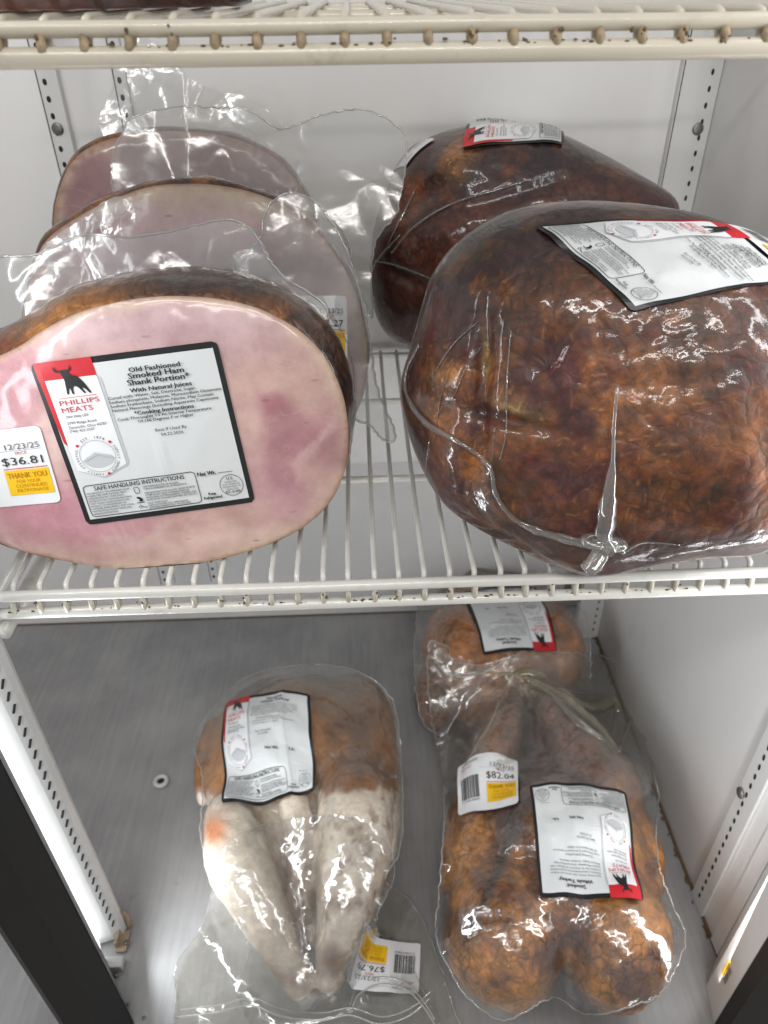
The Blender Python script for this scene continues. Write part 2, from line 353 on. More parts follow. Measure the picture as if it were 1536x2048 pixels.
# drain
c0 = onZ(323, 1565, 0); m = MB()
for rr, zz, mi_ in ((.0115, .002, 0),):
    ring = []
    for j in range(24):
        w = 2*math.pi*j/24; ring.append(c0+np.array([.0078*math.cos(w), .0078*math.sin(w), .0035]))
    ring.append(ring[0]); ring.append(ring[1]); m.tube(ring, .0032, 0, 8, False)
m.ball(c0+np.array([0, 0, .0015]), .006, 1, (1, 1, .3), 12)
m.obj('drain_plug', [PLW, DARK], cab, True)
# rusty bracket at the foot of the left post
m = MB(); c1 = onZ(258, 1880, .0)
m.box((-.303, .404, .0015), (-.291, .428, .004), 0, .001); m.box((-.3035, .408, .0), (-.2995, .430, .016), 0, .001)
m.tube([(-.2995, .436, .03), (-.296, .437, .018), (-.294, .434, .004)], .0035, 0, 8)
m.ball(onZ(253, 1885, .005), .003, 1, (1, 1, .6)); m.ball(onZ(232, 1950, .002), .003, 1, (1, 1, .6))
m.box((-.312, .385, .0), (-.290, .397, .010), 2, .001)
m.obj('post_bracket', [RUST, STEEL, PLW], cab)
m = MB(); m.ball(onZ(256, 2008, .001), .0022, 0, (1, 1, .5)); m.ball(onZ(288, 2036, .001), .0024, 0, (1, 1, .5)); m.obj('screw', STEEL, cab)
# store floor, outside the door
m = MB(); m.box((-1.5, -2.5, -.14), (1.5, YF-.005, -.12)); o = m.obj('store_floor', mat_plain('pale_floor_tile', srgb(176, 170, 158), .3, 0, .08, 12)); o['kind'] = 'structure'
# ================================================================ wire shelves
def shelf(name, label, yf, z, zlow, x0, x1, rail, nub, pitch, xoff, r_up, r_lo, grime, du=.0075):
    s = thing(name, label, 'shelf', (0, yf, z), 'wire shelves of the refrigerator')
    def wav(x): return .00012*math.sin(x*17)
    xs = np.linspace(x0, x1, 60)
    m = MB(); m.tube([(x, yf+wav(x), z-du+wav(x*1.7)) for x in xs], r_up, 0, 18); m.obj('front_rail', rail, s, True)
    m = MB(); m.tube([(x, yf-.001+wav(x+1), zlow+wav(x*1.3)) for x in xs], r_lo, 0, 18); m.obj('lower_rail', rail, s, True)
    m = MB(); m.tube([(x, YB-.014, z-.006) for x in (x0, x1)], .0035, 0, 12); m.obj('rear_rail', rail, s, True)
    for yy in (yf+.15, yf+.31):
        m = MB(); m.tube([(x, yy, z-.0065) for x in (x0, x1)], .0034, 0, 12); m.obj('cross_bar', rail, s, True)
    for xx in (x0+.002, x1-.002):
        m = MB(); m.tube([(xx, yf-.004, z-.012), (xx, YB-.014, z-.012)], .0042, 0, 12); m.obj('side_bar', rail, s, True)
    x = xoff
    while x > x0+.01: x -= pitch
    x += pitch if x < x0+.006 else 0
    k = 0
    while x < x1-.006:
        jx = random.gauss(0, .0003); m = MB(); r = .00225
        m.tube([(x+jx, YB-.012, z-.0022), (x+jx, yf+.3, z-.0022), (x+jx, yf+.012, z-.0022), (x+jx, yf+.0075, z-.0030), (x+jx, yf+.0058, z-.009), (x+jx, yf+.004, (z+zlow)/2-.003), (x+jx, yf-.0005, zlow+r_lo*.5)], r, 0, 10)
        zt, zb = z-du-r_up*.55, zlow+r_lo*.55
        m.tube([(x+jx, yf-.0012, zt), (x+jx+random.gauss(0, .0003), yf-.0022, (zt+zb)/2), (x+jx, yf-.0026, zb), (x+jx, yf-.0024, zb-.001)], [.0022, .0024, .0025*random.uniform(.85, 1.15), .0016], 1, 9)
        if random.random() < grime:
            for q in range(4): m.ball((x+jx+random.gauss(0, .002), yf-.0035+random.gauss(0, .0008), (z+zlow)/2-.002+random.gauss(0, .0022)), random.uniform(.0005, .0013), 2, (1, 1, 1), 6)
        m.obj('wire', [rail, nub, GRIME], s, True); x += pitch; k += 1
    m = MB()
    for i in range(int(170*grime)):
        xx = random.uniform(x0, x1) if random.random() < .5 else random.gauss(.06, .1)
        if x0 < xx < x1: m.ball((xx, yf-.003-random.random()*.001, zlow+r_lo*.9+random.gauss(0, .0006)), random.uniform(.0003, .001), 0, (1.8, 1, .7), 6)
    m.obj('grime', GRIME, s)['kind'] = 'stuff'
    return s
Z1 = .5285
sh = shelf('wire_shelf', 'white wire shelf carrying the ham slices, grimy at its double front rail', .434, Z1, .5045, -.291, .372, MIDR, MIDN, .0200, .1045, .0046, .0046, .4)
ZTS = .8925
shelf('wire_shelf', 'cream wire shelf across the top, its rail nubs stained brown', .41, ZTS, .8752, -.291, .372, RAIL, NUB, .0200, -.1435, .0036, .0046, .45, .0062)
for s_ in (-1, 1):       # support arms under the middle shelf
    m = MB(); xx = -.2895 if s_ < 0 else .3755
    m.tube([(xx, .428, .488), (xx, .62, .488)], .006, 0, 12); m.obj('support_arm', MIDR, sh, True)
# ================================================================ labels
def bfont_mesh(txt, size, bold=0., align='LEFT', sx=1., shear=0.):
    cu = bpy.data.curves.new('txt', 'FONT'); cu.body = txt; cu.size = size; cu.offset = bold; cu.align_x = align; cu.resolution_u = 2; cu.fill_mode = 'FRONT'; cu.shear = shear
    o = bpy.data.objects.new('txt', cu); COL.objects.link(o); bpy.context.view_layer.update()
    me = o.evaluated_get(bpy.context.evaluated_depsgraph_get()).to_mesh()
    V = np.array([(v.co.x*sx, v.co.y) for v in me.vertices]) if len(me.vertices) else np.zeros((0, 2)); F = [tuple(p.vertices) for p in me.polygons]
    o.to_mesh_clear(); bpy.data.objects.remove(o); bpy.data.curves.remove(cu); return V, F
class Art:
    """flat print, u right 0..1, v down 0..1; layers rise by lift"""
    def __init__(s): s.V = []; s.F = []; s.M = []
    def add(s, uv, F, m, lift):
        k = len(s.V); s.V += [(u, v, lift) for u, v in uv]; s.F += [tuple(i+k for i in f) for f in F]; s.M += [m]*len(F)
    def rect(s, u0, v0, u1, v1, m, lift, n=None):
        nx = max(1, int(math.ceil((u1-u0)/.03))); ny = max(1, int(math.ceil((v1-v0)/.03)))
        uv = [(u0+(u1-u0)*i/nx, v0+(v1-v0)*j/ny) for j in range(ny+1) for i in range(nx+1)]
        s.add(uv, [(j*(nx+1)+i, (j+1)*(nx+1)+i, (j+1)*(nx+1)+i+1, j*(nx+1)+i+1) for j in range(ny) for i in range(nx)], m, lift)
    def poly(s, P, m, lift, step=.03):
        v, f, n = tri_fill(np.array(P, float), step); s.add(v, [q[::-1] for q in f], m, lift)
    def line(s, P, w, m, lift, closed=False):
        P = resample(np.array(P, float), .02, closed); n = len(P)
        T = (np.roll(P, -1, 0)-np.roll(P, 1, 0)) if closed else np.gradient(P, axis=0)
        T /= np.linalg.norm(T, axis=1)[:, None]+1e-9; Q = np.stack([-T[:, 1], T[:, 0]], 1)*w/2
        s.add(np.vstack([P+Q, P-Q]), [(i, (i+1) % n, n+(i+1) % n, n+i) for i in range(n if closed else n-1)], m, lift)
    def text(s, txt, u, v, h, m, lift, bold=0., align='LEFT', width=None, rot=0., shear=0.):
        V, F = bfont_mesh(txt, 1., 0., align, 1., shear)
        if not len(V): return
        V = V*h*1.38; w = V[:, 0].max()-V[:, 0].min()
        if width: V[:, 0] *= width/w
        c, q = math.cos(rot), math.sin(rot)
        nb_ = 1 if bold < .011 else (2 if bold < .019 else 3)
        for k in range(nb_):
            dx = (k-(nb_-1)/2)*h*(.05 if nb_ == 2 else .055); s.add([(u+(x+dx)*c+y*q, v-(y*c-(x+dx)*q)+dx*.2) for x, y in V], F, m, lift+k*.00003)
def rrect(u0, v0, u1, v1, r):
    P = []
    for cx, cy, a in ((u1-r, v0+r, -90), (u1-r, v1-r, 0), (u0+r, v1-r, 90), (u0+r, v0+r, 180)):
        for k in range(5): w = math.radians(a+k*22.5); P.append((cx+r*math.cos(w), cy+r*math.sin(w)))
    return P
LM = [INK, PAPER, RED, PAPER2, GREYINK, SHADE, PALEINK, YEL, YDK]
def main_label(kind):
    A = Art(); l1, l2, l3, l4 = .0, .00018, .00032, .00046
    A.poly(rrect(0, 0, 1, 1, .03), 0, l1)
    A.rect(.03, .037, .97, .966, 1, l2)
    A.rect(.020, .0, .327, .112, 2, l3); A.poly([(.022, .112), (.056, .112), (.052, .50), (.036, .48), (.028, .3)], 2, l3)
    A.poly([(.055, .112), (.345, .112), (.352, .655), (.195, .72), (.06, .655)], 5, l3)
    A.poly([(.052, .105), (.328, .105), (.336, .648), (.188, .71), (.056, .65)], 3, l4)
    bull = [(.118, .03), (.113, .045), (.120, .062), (.135, .068), (.150, .066), (.146, .076), (.152, .094), (.155, .12), (.150, .15), (.148, .175), (.143, .198), (.155, .199), (.160, .175), (.168, .158), (.172, .175), (.171, .200), (.183, .200), (.184, .165), (.198, .150), (.212, .160), (.228, .185), (.236, .203), (.246, .202), (.238, .18), (.232, .165), (.246, .172), (.258, .192), (.266, .206), (.276, .203), (.264, .17), (.252, .138), (.238, .112), (.222, .096), (.200, .09), (.190, .078), (.184, .068), (.196, .064), (.207, .052), (.205, .036), (.199, .028), (.200, .044), (.193, .054), (.176, .056), (.158, .053), (.140, .058), (.126, .052)]
    A.poly(bull, 0, l4+.0002, .012)
    A.rect(.09, .2145, .296, .2175, 2, l4+.0001)
    T = lambda tx, u, v, h, m=0, b=0., al='LEFT', w=None, rot=0., sh=0.: A.text(tx, u, v, h, m, l4+.0002, b, al, w, rot, sh)
    T('PHILLIPS', .084, .257, .030, 2, .005, 'LEFT', .214); T('MEATS', .082, .300, .031, 2, .005, 'LEFT', .168)
    T('Ohio Valley USA', .092, .333, .016, 0, .01, 'LEFT', .122, 0, .5)
    T('2790 Ridge Road', .09, .371, .016, 4, 0, 'LEFT', .16); T('Zanesville, Ohio 43701', .09, .397, .016, 4, 0, 'LEFT', .208); T('(740) 453-3337', .088, .420, .016, 4, 0, 'LEFT', .138)
    C = (.195, .578)
    A.line([(C[0]+.098*math.cos(w), C[1]+.098*math.sin(w)) for w in np.linspace(0, 2*math.pi, 48, False)], .003, 6, l4+.0002, True)
    A.poly(smooth_poly([(.105, .60), (.14, .575), (.17, .565), (.19, .55), (.215, .565), (.25, .575), (.286, .59), (.27, .625), (.235, .645), (.19, .652), (.14, .64)], 3), 5, l4+.0001)
    A.line([(.12, .60), (.16, .585), (.2, .57), (.24, .59), (.28, .60)], .004, 6, l4+.00025)
    for w in (-140, -40, 75):
        q = math.radians(w); A.poly([(C[0]+.118*math.cos(q)+.011*math.cos(a), C[1]+.118*math.sin(q)+.011*math.sin(a)) for a in np.linspace(0, 2*math.pi, 10, False)], 2, l4+.0002)
    def arc(tx, a0, a1, flip, h):
        for i, ch in enumerate(tx):
            q = math.radians(a0+(a1-a0)*(i+.5)/len(tx)); rr = .108 if not flip else .124
            T(ch, C[0]+rr*math.cos(q), C[1]+rr*math.sin(q), h, 0, .004, 'CENTER', None, (q+math.pi/2) if not flip else (q-math.pi/2))
    arc('EST. 1974', -125, -55, False, .017); arc('FAMILY OWNED', -28, 62, False, .014); arc('FAMILY OPERATED', 88, 208, False, .013)
    if kind == 'ham':
        rows = [('Old Fashioned', .500, .115, .275, .028), ('Smoked Ham', .487, .152, .300, .033), ('Shank Portion*', .473, .190, .335, .033), ('With Natural Juices', .476, .232, .336, .025)]
        for tx, u, v, w, h in rows: T(tx, u, v, h, 0, .022, 'LEFT', w)
        for k, (tx, w) in enumerate((('Cured with: Water, Salt, Dextrose, Sugar,', .48), ('Sodium phosphate, Molasses, Monosodium Glutamate', .615), ('Sodium Erythorbate, Sodium Nitrite. May Contain', .565), ('Natural Flavorings (Including Aquaresin Capsicum)', .585))):
            T(tx, .348, .258+.0245*k, .0165, 0, .012, 'LEFT', w)
        T('*Cooking Instructions', .463, .365, .024, 0, .02, 'LEFT', .328); T('Cook Thoroughly To An Internal Temperature', .362, .388, .017, 0, .012, 'LEFT', .52); T('Of 160 Degrees F or Higher', .468, .412, .017, 0, .012, 'LEFT', .31)
        T('Best If Used By', .547, .478, .019, 0, .008, 'LEFT', .176); T('04.22.2026', .573, .508, .018, 0, .004, 'LEFT', .125)
    else:
        T('Smoked', .545, .100, .030, 0, .022, 'LEFT', .18); T('Whole Turkey', .475, .140, .030, 0, .022, 'LEFT', .33)
        for k, (tx, w) in enumerate((('Cured With: Water, Salt, Dextrose, Sodium', .50), ('Phosphate, Sodium Erythorbate, Sodium Nitrite', .50), ('Contains Up To Solution Of Water, Salt,', .50), ('Sodium Phosphate, Natural Flavorings', .46), ('Brown Sugar, Sodium Nitrite', .40))):
            T(tx, .38, .185+.026*k, .015, 4, .008, 'LEFT', w)
        T('*Cooking Instructions', .44, .335, .018, 4, .01, 'LEFT', .28); T('Cook Thoroughly To An Internal Temperature', .38, .36, .015, 4, .006, 'LEFT', .46); T('Of 165 Degrees F or Higher', .40, .385, .015, 4, .006, 'LEFT', .3)
        T('Best If Used By', .42, .455, .018, 4, .01, 'LEFT', .18); T('01.14.2026', .45, .482, .018, 4, .01, 'LEFT', .12); T('Net Wt.', .52, .62, .026, 0, .02, 'LEFT', .14); T('Lb.', .76, .62, .026, 0, .02, 'LEFT', .06)
    A.line(rrect(.050, .752, .696, .952, .02), .005, 4, l3+.0001, True)
    T('SAFE HANDLING INSTRUCTIONS', .112, .786, .027, 0, .016, 'LEFT', .52)
    for k, tx in enumerate(('THIS PRODUCT WAS PREPARED FROM', 'INSPECTED AND PASSED MEAT', 'AND/OR POULTRY. SOME FOOD', 'PRODUCTS MAY CONTAIN BACTERIA', 'THAT COULD CAUSE ILLNESS IF THE', 'PRODUCT IS MISHANDLED OR', 'COOKED IMPROPERLY. FOR YOUR', 'PROTECTION, FOLLOW THESE SAFE', 'HANDLING INSTRUCTIONS.')):
        T(tx, .062, .806+.0165*k, .0105, 4, .012, 'LEFT', .245-.02*(k % 3)-(.06 if k == 8 else 0))
    for k, (tx, v) in enumerate((('KEEP REFRIGERATED OR FROZEN.', .808), ('THAW IN REFRIGERATOR OR MICROWAVE.', .823), ('KEEP RAW MEAT AND POULTRY SEPARATE FROM', .848), ('OTHER FOODS. WASH WORKING SURFACES', .863), ('(INCLUDING CUTTING BOARDS), UTENSILS, AND', .878), ('HANDS AFTER TOUCHING RAW MEAT OR POULTRY.', .893), ('COOK THOROUGHLY.', .914), ('KEEP HOT FOODS HOT. REFRIGERATE', .929), ('LEFTOVERS IMMEDIATELY OR DISCARD.', .943))):
        T(tx, .385, v, .0105, 4, .012, 'LEFT', min(.295, .0075*len(tx)))
    A.line(rrect(.33, .80, .36, .84, .006), .004, 0, l4, True)
    A.poly([(.335, .86), (.352, .865), (.365, .878), (.362, .892), (.338, .893), (.348, .88), (.332, .872)], 0, l4, .01); A.line([(.325, .899), (.37, .899)], .004, 0, l4)
    A.line([(.34+.01*math.cos(a), .925+.01*math.sin(a)) for a in np.linspace(0, 6.283, 12, False)], .004, 0, l4, True); A.line([(.35, .927), (.378, .934)], .004, 0, l4)
    if kind == 'ham': T('Net Wt.', .709, .785, .026, 0, .02, 'LEFT', .105)
    A.rect(.828, .780, .912, .783, 0, l4)
    A.line([(.888+.067*math.cos(a), .868+.067*math.sin(a)) for a in np.linspace(0, 2*math.pi, 40, False)], .0035, 4, l4, True)
    T('U.S.', .888, .832, .019, 0, .015, 'CENTER')
    for k, tx in enumerate(('INSPECTED', 'AND PASSED BY', 'DEPARTMENT OF', 'AGRICULTURE')): T(tx, .888, .850+.0155*k, .010, 4, .006, 'CENTER', .07+.035*(k in (1, 2)))
    T('EST. 51300', .888, .917, .016, 0, .012, 'CENTER', .085)
    T('Keep', .766, .912, .018, 0, .03, 'CENTER', .042); T('Refrigerated', .766, .936, .018, 0, .03, 'CENTER', .105)
    return A
def price_label(price, date='12/23/25'):
    A = Art(); l1, l2, l3 = 0., .0002, .00035
    A.poly(rrect(0, 0, 1, 1, .06), 3, l1)
    A.rect(.50, .53, .965, .86, 7, l2); A.rect(.50, .505, .965, .515, 2, l2)
    T = lambda tx, u, v, h, m=0, b=0., al='LEFT', w=None: A.text(tx, u, v, h, m, l3, b, al, w)
    T(date, .56, .26, .075, 4, .0, 'LEFT', .36); T('PRICE', .67, .33, .04, 2, 0, 'LEFT', .12); A.rect(.42, .275, .95, .281, 6, l2)
    T(price, .50, .46, .105, 0, .01, 'LEFT', .43)
    T('THANK YOU', .525, .635, .075, 8, .012, 'LEFT', .41)
    T('FOR YOUR', .60, .70, .045, 8, 0, 'LEFT', .25); T('CONTINUED', .58, .76, .045, 8, 0, 'LEFT', .33); T('PATRONAGE', .58, .82, .045, 8, 0, 'LEFT', .33)
    x = .07; rnd = random.Random(3)
    while x < .38:
        w = rnd.choice((.006, .012, .02)); A.rect(x, .38, x+w, .74, 4, l2); x += w+rnd.choice((.006, .012))
    T('0 21436 036810', .08, .80, .045, 4, 0, 'LEFT', .3); T('NET WT', .08, .22, .045, 2, 0, 'LEFT', .18); T('SMOKED', .08, .12, .05, 4, 0, 'LEFT', .3)
    return A
ART_H = main_label('ham'); ART_T = main_label('turkey')
def bvh_of(o):
    me = o.data; off = Vector(o.parent.location) if o.parent else Vector((0, 0, 0))
    return [v.co+off for v in me.vertices], [tuple(p.vertices) for p in me.polygons]
def make_bvh(objs):
    V = []; F = []
    for o in objs:
        v, f = bvh_of(o); k = len(V); V += v; F += [tuple(i+k for i in q) for q in f]
    return BVHTree.FromPolygons(V, F)
def hit(bv, px, py):
    d = Vector(ray(px, py)).normalized(); h = bv.ray_cast(Vector(CAM), d)
    return None if h[0] is None else np.array(h[0])
def hitn(bv, px, py, tx, ty):
    for k in range(60):
        f = k/60; h = hit(bv, px+(tx-px)*f, py+(ty-py)*f)
        if h is not None: return h if k == 0 else atD(px, py, np.dot(h-CAM, Fw))
    raise ValueError('no surface near %s %s' % (px, py))
def stick(name, art, bv, corners, parent, off=.0012, n=22, sm=6, curl=None, mats=LM):
    """corners TL TR BR BL, pixels or points; the label is laid on the surface along its mean normal"""
    P = []
    for c in corners:
        if len(c) == 2:
            cc = np.mean([q for q in corners if len(q) == 2], 0)
            if hit(bv, *cc) is None: cc = cc+np.array([-80, 150])
            P.append(hitn(bv, *c, *cc))
        else: P.append(np.array(c, float))
    TL, TR, BR, BL = P
    nn = unit(np.cross(TR-TL, BL-TL)); nn = -nn if np.dot(nn, CAM-TL) < 0 and abs(nn[2]) < .3 else nn
    if np.dot(nn, CAM-(TL+BR)/2) < 0: nn = -nn
    g = np.zeros((n+1, n+1, 3)); dep = np.full((n+1, n+1), np.nan)
    for j in range(n+1):
        for i in range(n+1):
            u, v = i/n, j/n; q = (TL*(1-u)+TR*u)*(1-v)+(BL*(1-u)+BR*u)*v; g[j, i] = q
            h = bv.ray_cast(Vector(q+nn*.08), Vector(-nn), .16)
            if h[0] is not None: dep[j, i] = .08-h[3]
    if np.isnan(dep).any():
        for it in range(60):
            m_ = np.isnan(dep)
            if not m_.any(): break
            pad = np.pad(dep, 1, constant_values=np.nan); st = np.stack([pad[:-2, 1:-1], pad[2:, 1:-1], pad[1:-1, :-2], pad[1:-1, 2:]])
            with np.errstate(all='ignore'):
                import warnings; warnings.simplefilter('ignore'); mv = np.nanmean(st, 0)
            dep[m_] = mv[m_]-.001
    h0 = dep.copy()
    for it in range(sm):
        pad = np.pad(dep, 1, mode='edge'); dep = .2*(dep+pad[:-2, 1:-1]+pad[2:, 1:-1]+pad[1:-1, :-2]+pad[1:-1, 2:])
    dep = np.maximum(dep, h0)
    if curl is not None: dep = dep+curl(np.linspace(0, 1, n+1)[None, :], np.linspace(0, 1, n+1)[:, None])
    def S_(u, v, arr):
        x = min(max(u, 0), 1)*n; y = min(max(v, 0), 1)*n; i = min(int(x), n-1); j = min(int(y), n-1); a = x-i; b = y-j
        return (arr[j, i]*(1-a)+arr[j, i+1]*a)*(1-b)+(arr[j+1, i]*(1-a)+arr[j+1, i+1]*a)*b
    V = [S_(u, v, g)+nn*(S_(u, v, dep)+off+l*3.) for u, v, l in art.V]
    return mesh(name, V, art.F, mats, parent, art.M, False)
# ================================================================ cut ham slices
def gauss(px, py, cx, cy, rx, ry, rot=0.):
    c, s = math.cos(rot), math.sin(rot); dx = px-cx; dy = py-cy; a = (dx*c+dy*s)/rx; b = (-dx*s+dy*c)/ry
    return np.exp(-(a*a+b*b))
def mixc(c, k, t): return c*(1-t[:, None])+np.array(k)[None, :]*t[:, None]
def vnoise(P, sc, seed=0.):
    return np.array([noise.fractal(Vector((p[0]*sc+seed, p[1]*sc, p[2]*sc)), 1., 2., 4) for p in P])
def ham_slice(name, label, outline, p0, nrm, base, blobs, prof, step=9, rindcols=None, group=None, floor=Z1+.0006, lift_side=None):
    nrm = unit(nrm); t = thing(name, label, 'ham', tuple(onPl(*base, p0, nrm)), group)
    poly = resample(smooth_poly(outline), 7.); V2, F, nb = tri_fill(poly, step)
    V = np.array([onPl(x, y, p0, nrm) for x, y in V2]); V[:, 2] = np.maximum(V[:, 2], floor+.0005)
    ed = edge_dist(poly, V2)
    bul = .004*np.sqrt(np.clip(ed/60., 0, 1))+.0012*vnoise(V, 25, 3.)
    V += nrm*bul[:, None]
    px, py = V2[:, 0], V2[:, 1]
    col = np.tile(np.array(srgb(*base_pork)), (len(V), 1))
    w1 = vnoise(V, 30., 11.)*26; w2 = vnoise(V, 30., 21.)*26
    for (k, g_) in blobs: col = mixc(col, srgb(*k), np.clip(g_(px+w1, py+w2)*1.35-.08, 0, 1)*.84)
    rim = np.exp(-(ed/(16.+w1*.5))**2)*np.clip(.75+w2/30., .2, 1); col = mixc(col, srgb(226, 205, 178), rim*.85)
    rim2 = np.exp(-(ed/5.)**2); col = mixc(col, srgb(150, 105, 70), rim2*.7)
    mesh('cut_face', V, F, PORK, t, col=col)
    B = resample(poly, 7.); P = np.array([onPl(x, y, p0, nrm) for x, y in B]); nB = len(B); cen = P.mean(0)
    T = np.roll(P, -1, 0)-np.roll(P, 1, 0); O = np.cross(T, nrm); O /= np.linalg.norm(O, axis=1)[:, None]
    if np.mean(np.einsum('ij,ij->i', O, P-cen)) < 0: O = -O
    up = np.clip(.35+.9*O[:, 2], .0, 1.); rings = []; rc = []
    for d, o in prof:
        R = P-nrm*d+O*(o*(up if o > 0 else np.ones(nB)))[:, None]
        if o > 0: R += O*(.0022*vnoise(R, 28., 7.))[:, None]*min(1, o/.006)
        if o < -.015: R = cen+(P-cen)*(1+o*7)-nrm*d
        R[:, 2] = np.maximum(R[:, 2], floor); rings.append(R)
    V = np.vstack(rings+[[rings[-1].mean(0)]]); k = len(rings)
    F = [(i*nB+j, i*nB+(j+1) % nB, (i+1)*nB+(j+1) % nB, (i+1)*nB+j) for i in range(k-1) for j in range(nB)]+[((k-1)*nB+j, (k-1)*nB+(j+1) % nB, k*nB) for j in range(nB)]
    n1 = vnoise(V, 22., 1.); n2 = vnoise(V*np.array([1, 1, .3]), 60, 5.)
    col = np.tile(np.array(srgb(92, 58, 38)), (len(V), 1))
    col = mixc(col, srgb(150, 92, 40), np.clip(n1*1.6+.25, 0, 1)); col = mixc(col, srgb(52, 34, 28), np.clip(n2*2.2, 0, 1)*.8)
    if rindcols: 
        qx, qy = proj(V); 
        for (kk, g_) in rindcols: col = mixc(col, srgb(*kk), np.clip(g_(qx, qy), 0, 1))
    mesh('rind', V, F, RIND, t, col=col)
    return t
base_pork = (203, 169, 160)
G = lambda *a, k=1.: (lambda x, y: k*gauss(x, y, *a))
NH = np.array([.06, -.95, .30])
pb = onZ(250, 1139, Z1)
out1 = [(-150, 850), (-95, 775), (-20, 722), (40, 692), (110, 645), (200, 612), (330, 592), (470, 603), (570, 642), (640, 700), (683, 780), (697, 865), (687, 950), (645, 1022), (560, 1080), (410, 1125), (250, 1138), (110, 1118), (0, 1088), (-90, 1035), (-145, 950)]
prof1 = [(.0, .0), (.0008, .0018), (.004, .005), (.012, .011), (.025, .017), (.04, .020), (.055, .018), (.068, .010), (.076, -.002), (.082, -.03), (.084, -.07)]
ham1 = ham_slice('ham_slice', 'thick front ham slice with pink face and large black bordered label', out1, pb, NH, (250, 1138),
    [((198, 140, 150), G(30, 760, 120, 130)), ((176, 122, 132), G(600, 880, 105, 60, -.2)), ((166, 106, 116), G(530, 815, 60, 26, .2)), ((184, 134, 142), G(570, 960, 60, 30, .4)), ((205, 148, 162), G(120, 1010, 220, 80, .1)), ((196, 132, 148), G(60, 940, 90, 80)),
     ((222, 190, 186), G(640, 880, 10, 90, .5, k=.6)), ((226, 196, 188), G(490, 840, 26, 120, -.3, k=.5)), ((228, 200, 190), G(420, 1080, 280, 26, -.1, k=.6)), ((206, 176, 182), G(330, 650, 300, 60)), ((230, 205, 196), G(120, 880, 30, 90, -.2, k=.7)), ((198, 150, 160), G(560, 1000, 130, 40, .3, k=.6)), ((226, 200, 190), G(330, 1060, 16, 50, .9, k=.6))],
    prof1, 8, [((176, 112, 44), G(110, 640, 150, 40, -.45, k=.9)), ((56, 44, 40), G(440, 565, 230, 40, .12, k=.95)), ((52, 40, 36), G(670, 740, 60, 110, -.4, k=.8)), ((120, 50, 36), G(-10, 690, 60, 40, k=.7)), ((100, 84, 72), G(600, 610, 70, 20, .6, k=.5))], 'cut ham slices')
prof2 = [(.0, .0), (.0008, .0015), (.004, .004), (.012, .006), (.03, .007), (.05, .006), (.06, .002), (.07, -.02), (.073, -.07)]
out2 = [(40, 700), (52, 590), (85, 490), (150, 437), (240, 392), (330, 369), (440, 371), (540, 397), (620, 450), (690, 540), (726, 640), (733, 740), (700, 850), (600, 925), (430, 962), (250, 955), (110, 880), (55, 790)]
pb2 = onZ(400, 962, Z1)
ham2 = ham_slice('ham_slice', 'middle ham slice with cream fat rim, between the front and rearmost slices', out2, pb2, NH, (400, 962),
    [((222, 190, 188), G(350, 430, 300, 60)), ((216, 176, 186), G(300, 520, 200, 70)), ((228, 206, 176), G(430, 400, 200, 26, .1, k=.9)), ((214, 178, 180), G(640, 620, 80, 140))],
    prof2, 12, None, 'cut ham slices')
out3 = [(106, 470), (116, 385), (148, 318), (205, 283), (300, 264), (420, 266), (520, 298), (595, 365), (640, 470), (650, 600), (610, 740), (480, 830), (330, 850), (190, 800), (120, 660)]
pb3 = onZ(330, 852, Z1); 
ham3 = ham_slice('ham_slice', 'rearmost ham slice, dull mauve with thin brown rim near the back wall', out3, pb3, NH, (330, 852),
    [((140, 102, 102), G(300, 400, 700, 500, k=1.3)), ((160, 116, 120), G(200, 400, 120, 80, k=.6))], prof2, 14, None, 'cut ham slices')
# ================================================================ films
def ridged(p, sc, seed=0.):
    q = Vector((p[0]*sc+seed, p[1]*sc, p[2]*sc)); w = noise.noise_vector(q*1.3)*.35
    d = noise.voronoi(q+w)[0]; return (d[1]-d[0])
STR = np.array([1., 1., .55])
def film(name, poly, fn, mat, parent, amp=.005, sc=28., step=7, seed=0., nrm=None, edge=True, er=.0011, sharp=True):
    P = resample(smooth_poly(poly, 5), 6.); P = P+np.random.normal(0, 1.2, P.shape)
    V2, F, nb = tri_fill(P, step); V = np.array([fn(x, y) for x, y in V2])
    n_ = unit(-Fw) if nrm is None else unit(nrm)
    D = np.array([amp*2.0*(ridged(v*STR, sc*.46, seed)*.8+ridged(v, sc*1.2, seed+4)*.16+.9*noise.noise(Vector(v)*sc*.5+Vector((seed, 0, 0)))) for v in V])
    V = V+n_*D[:, None]
    o = mesh(name, V, F, mat, parent)
    if edge:
        m = MB(); E = V[:nb]; E = np.vstack([E, E[:1]]); m.tube(E, er, 0, 6, False); m.obj('bag_edge', SEAM, o.parent, True)
    return o
def pl(p0, n_, back=0.): 
    n_ = unit(n_); q = p0-n_*back; return lambda x, y: onPl(x, y, q, n_)
film('plastic_bag', [(-70, 545), (-20, 515), (60, 512), (110, 492), (170, 469), (250, 474), (340, 462), (430, 441), (480, 445), (512, 470), (540, 520), (575, 560), (640, 600), (655, 640), (600, 625), (480, 590), (350, 578), (200, 595), (90, 640), (0, 700), (-70, 740)], pl(pb, NH, .055), FILM, ham1, .006, 26, 6, 1., NH)
film('plastic_bag', [(470, 520), (520, 480), (530, 425), (565, 390), (620, 396), (662, 440), (700, 520), (728, 620), (742, 700), (755, 780), (775, 830), (790, 876), (765, 878), (740, 850), (706, 832), (712, 770), (700, 700), (650, 620), (560, 580), (480, 560)], pl(pb2, NH, -.018), FILM, ham2, .006, 22, 6, 7., NH)
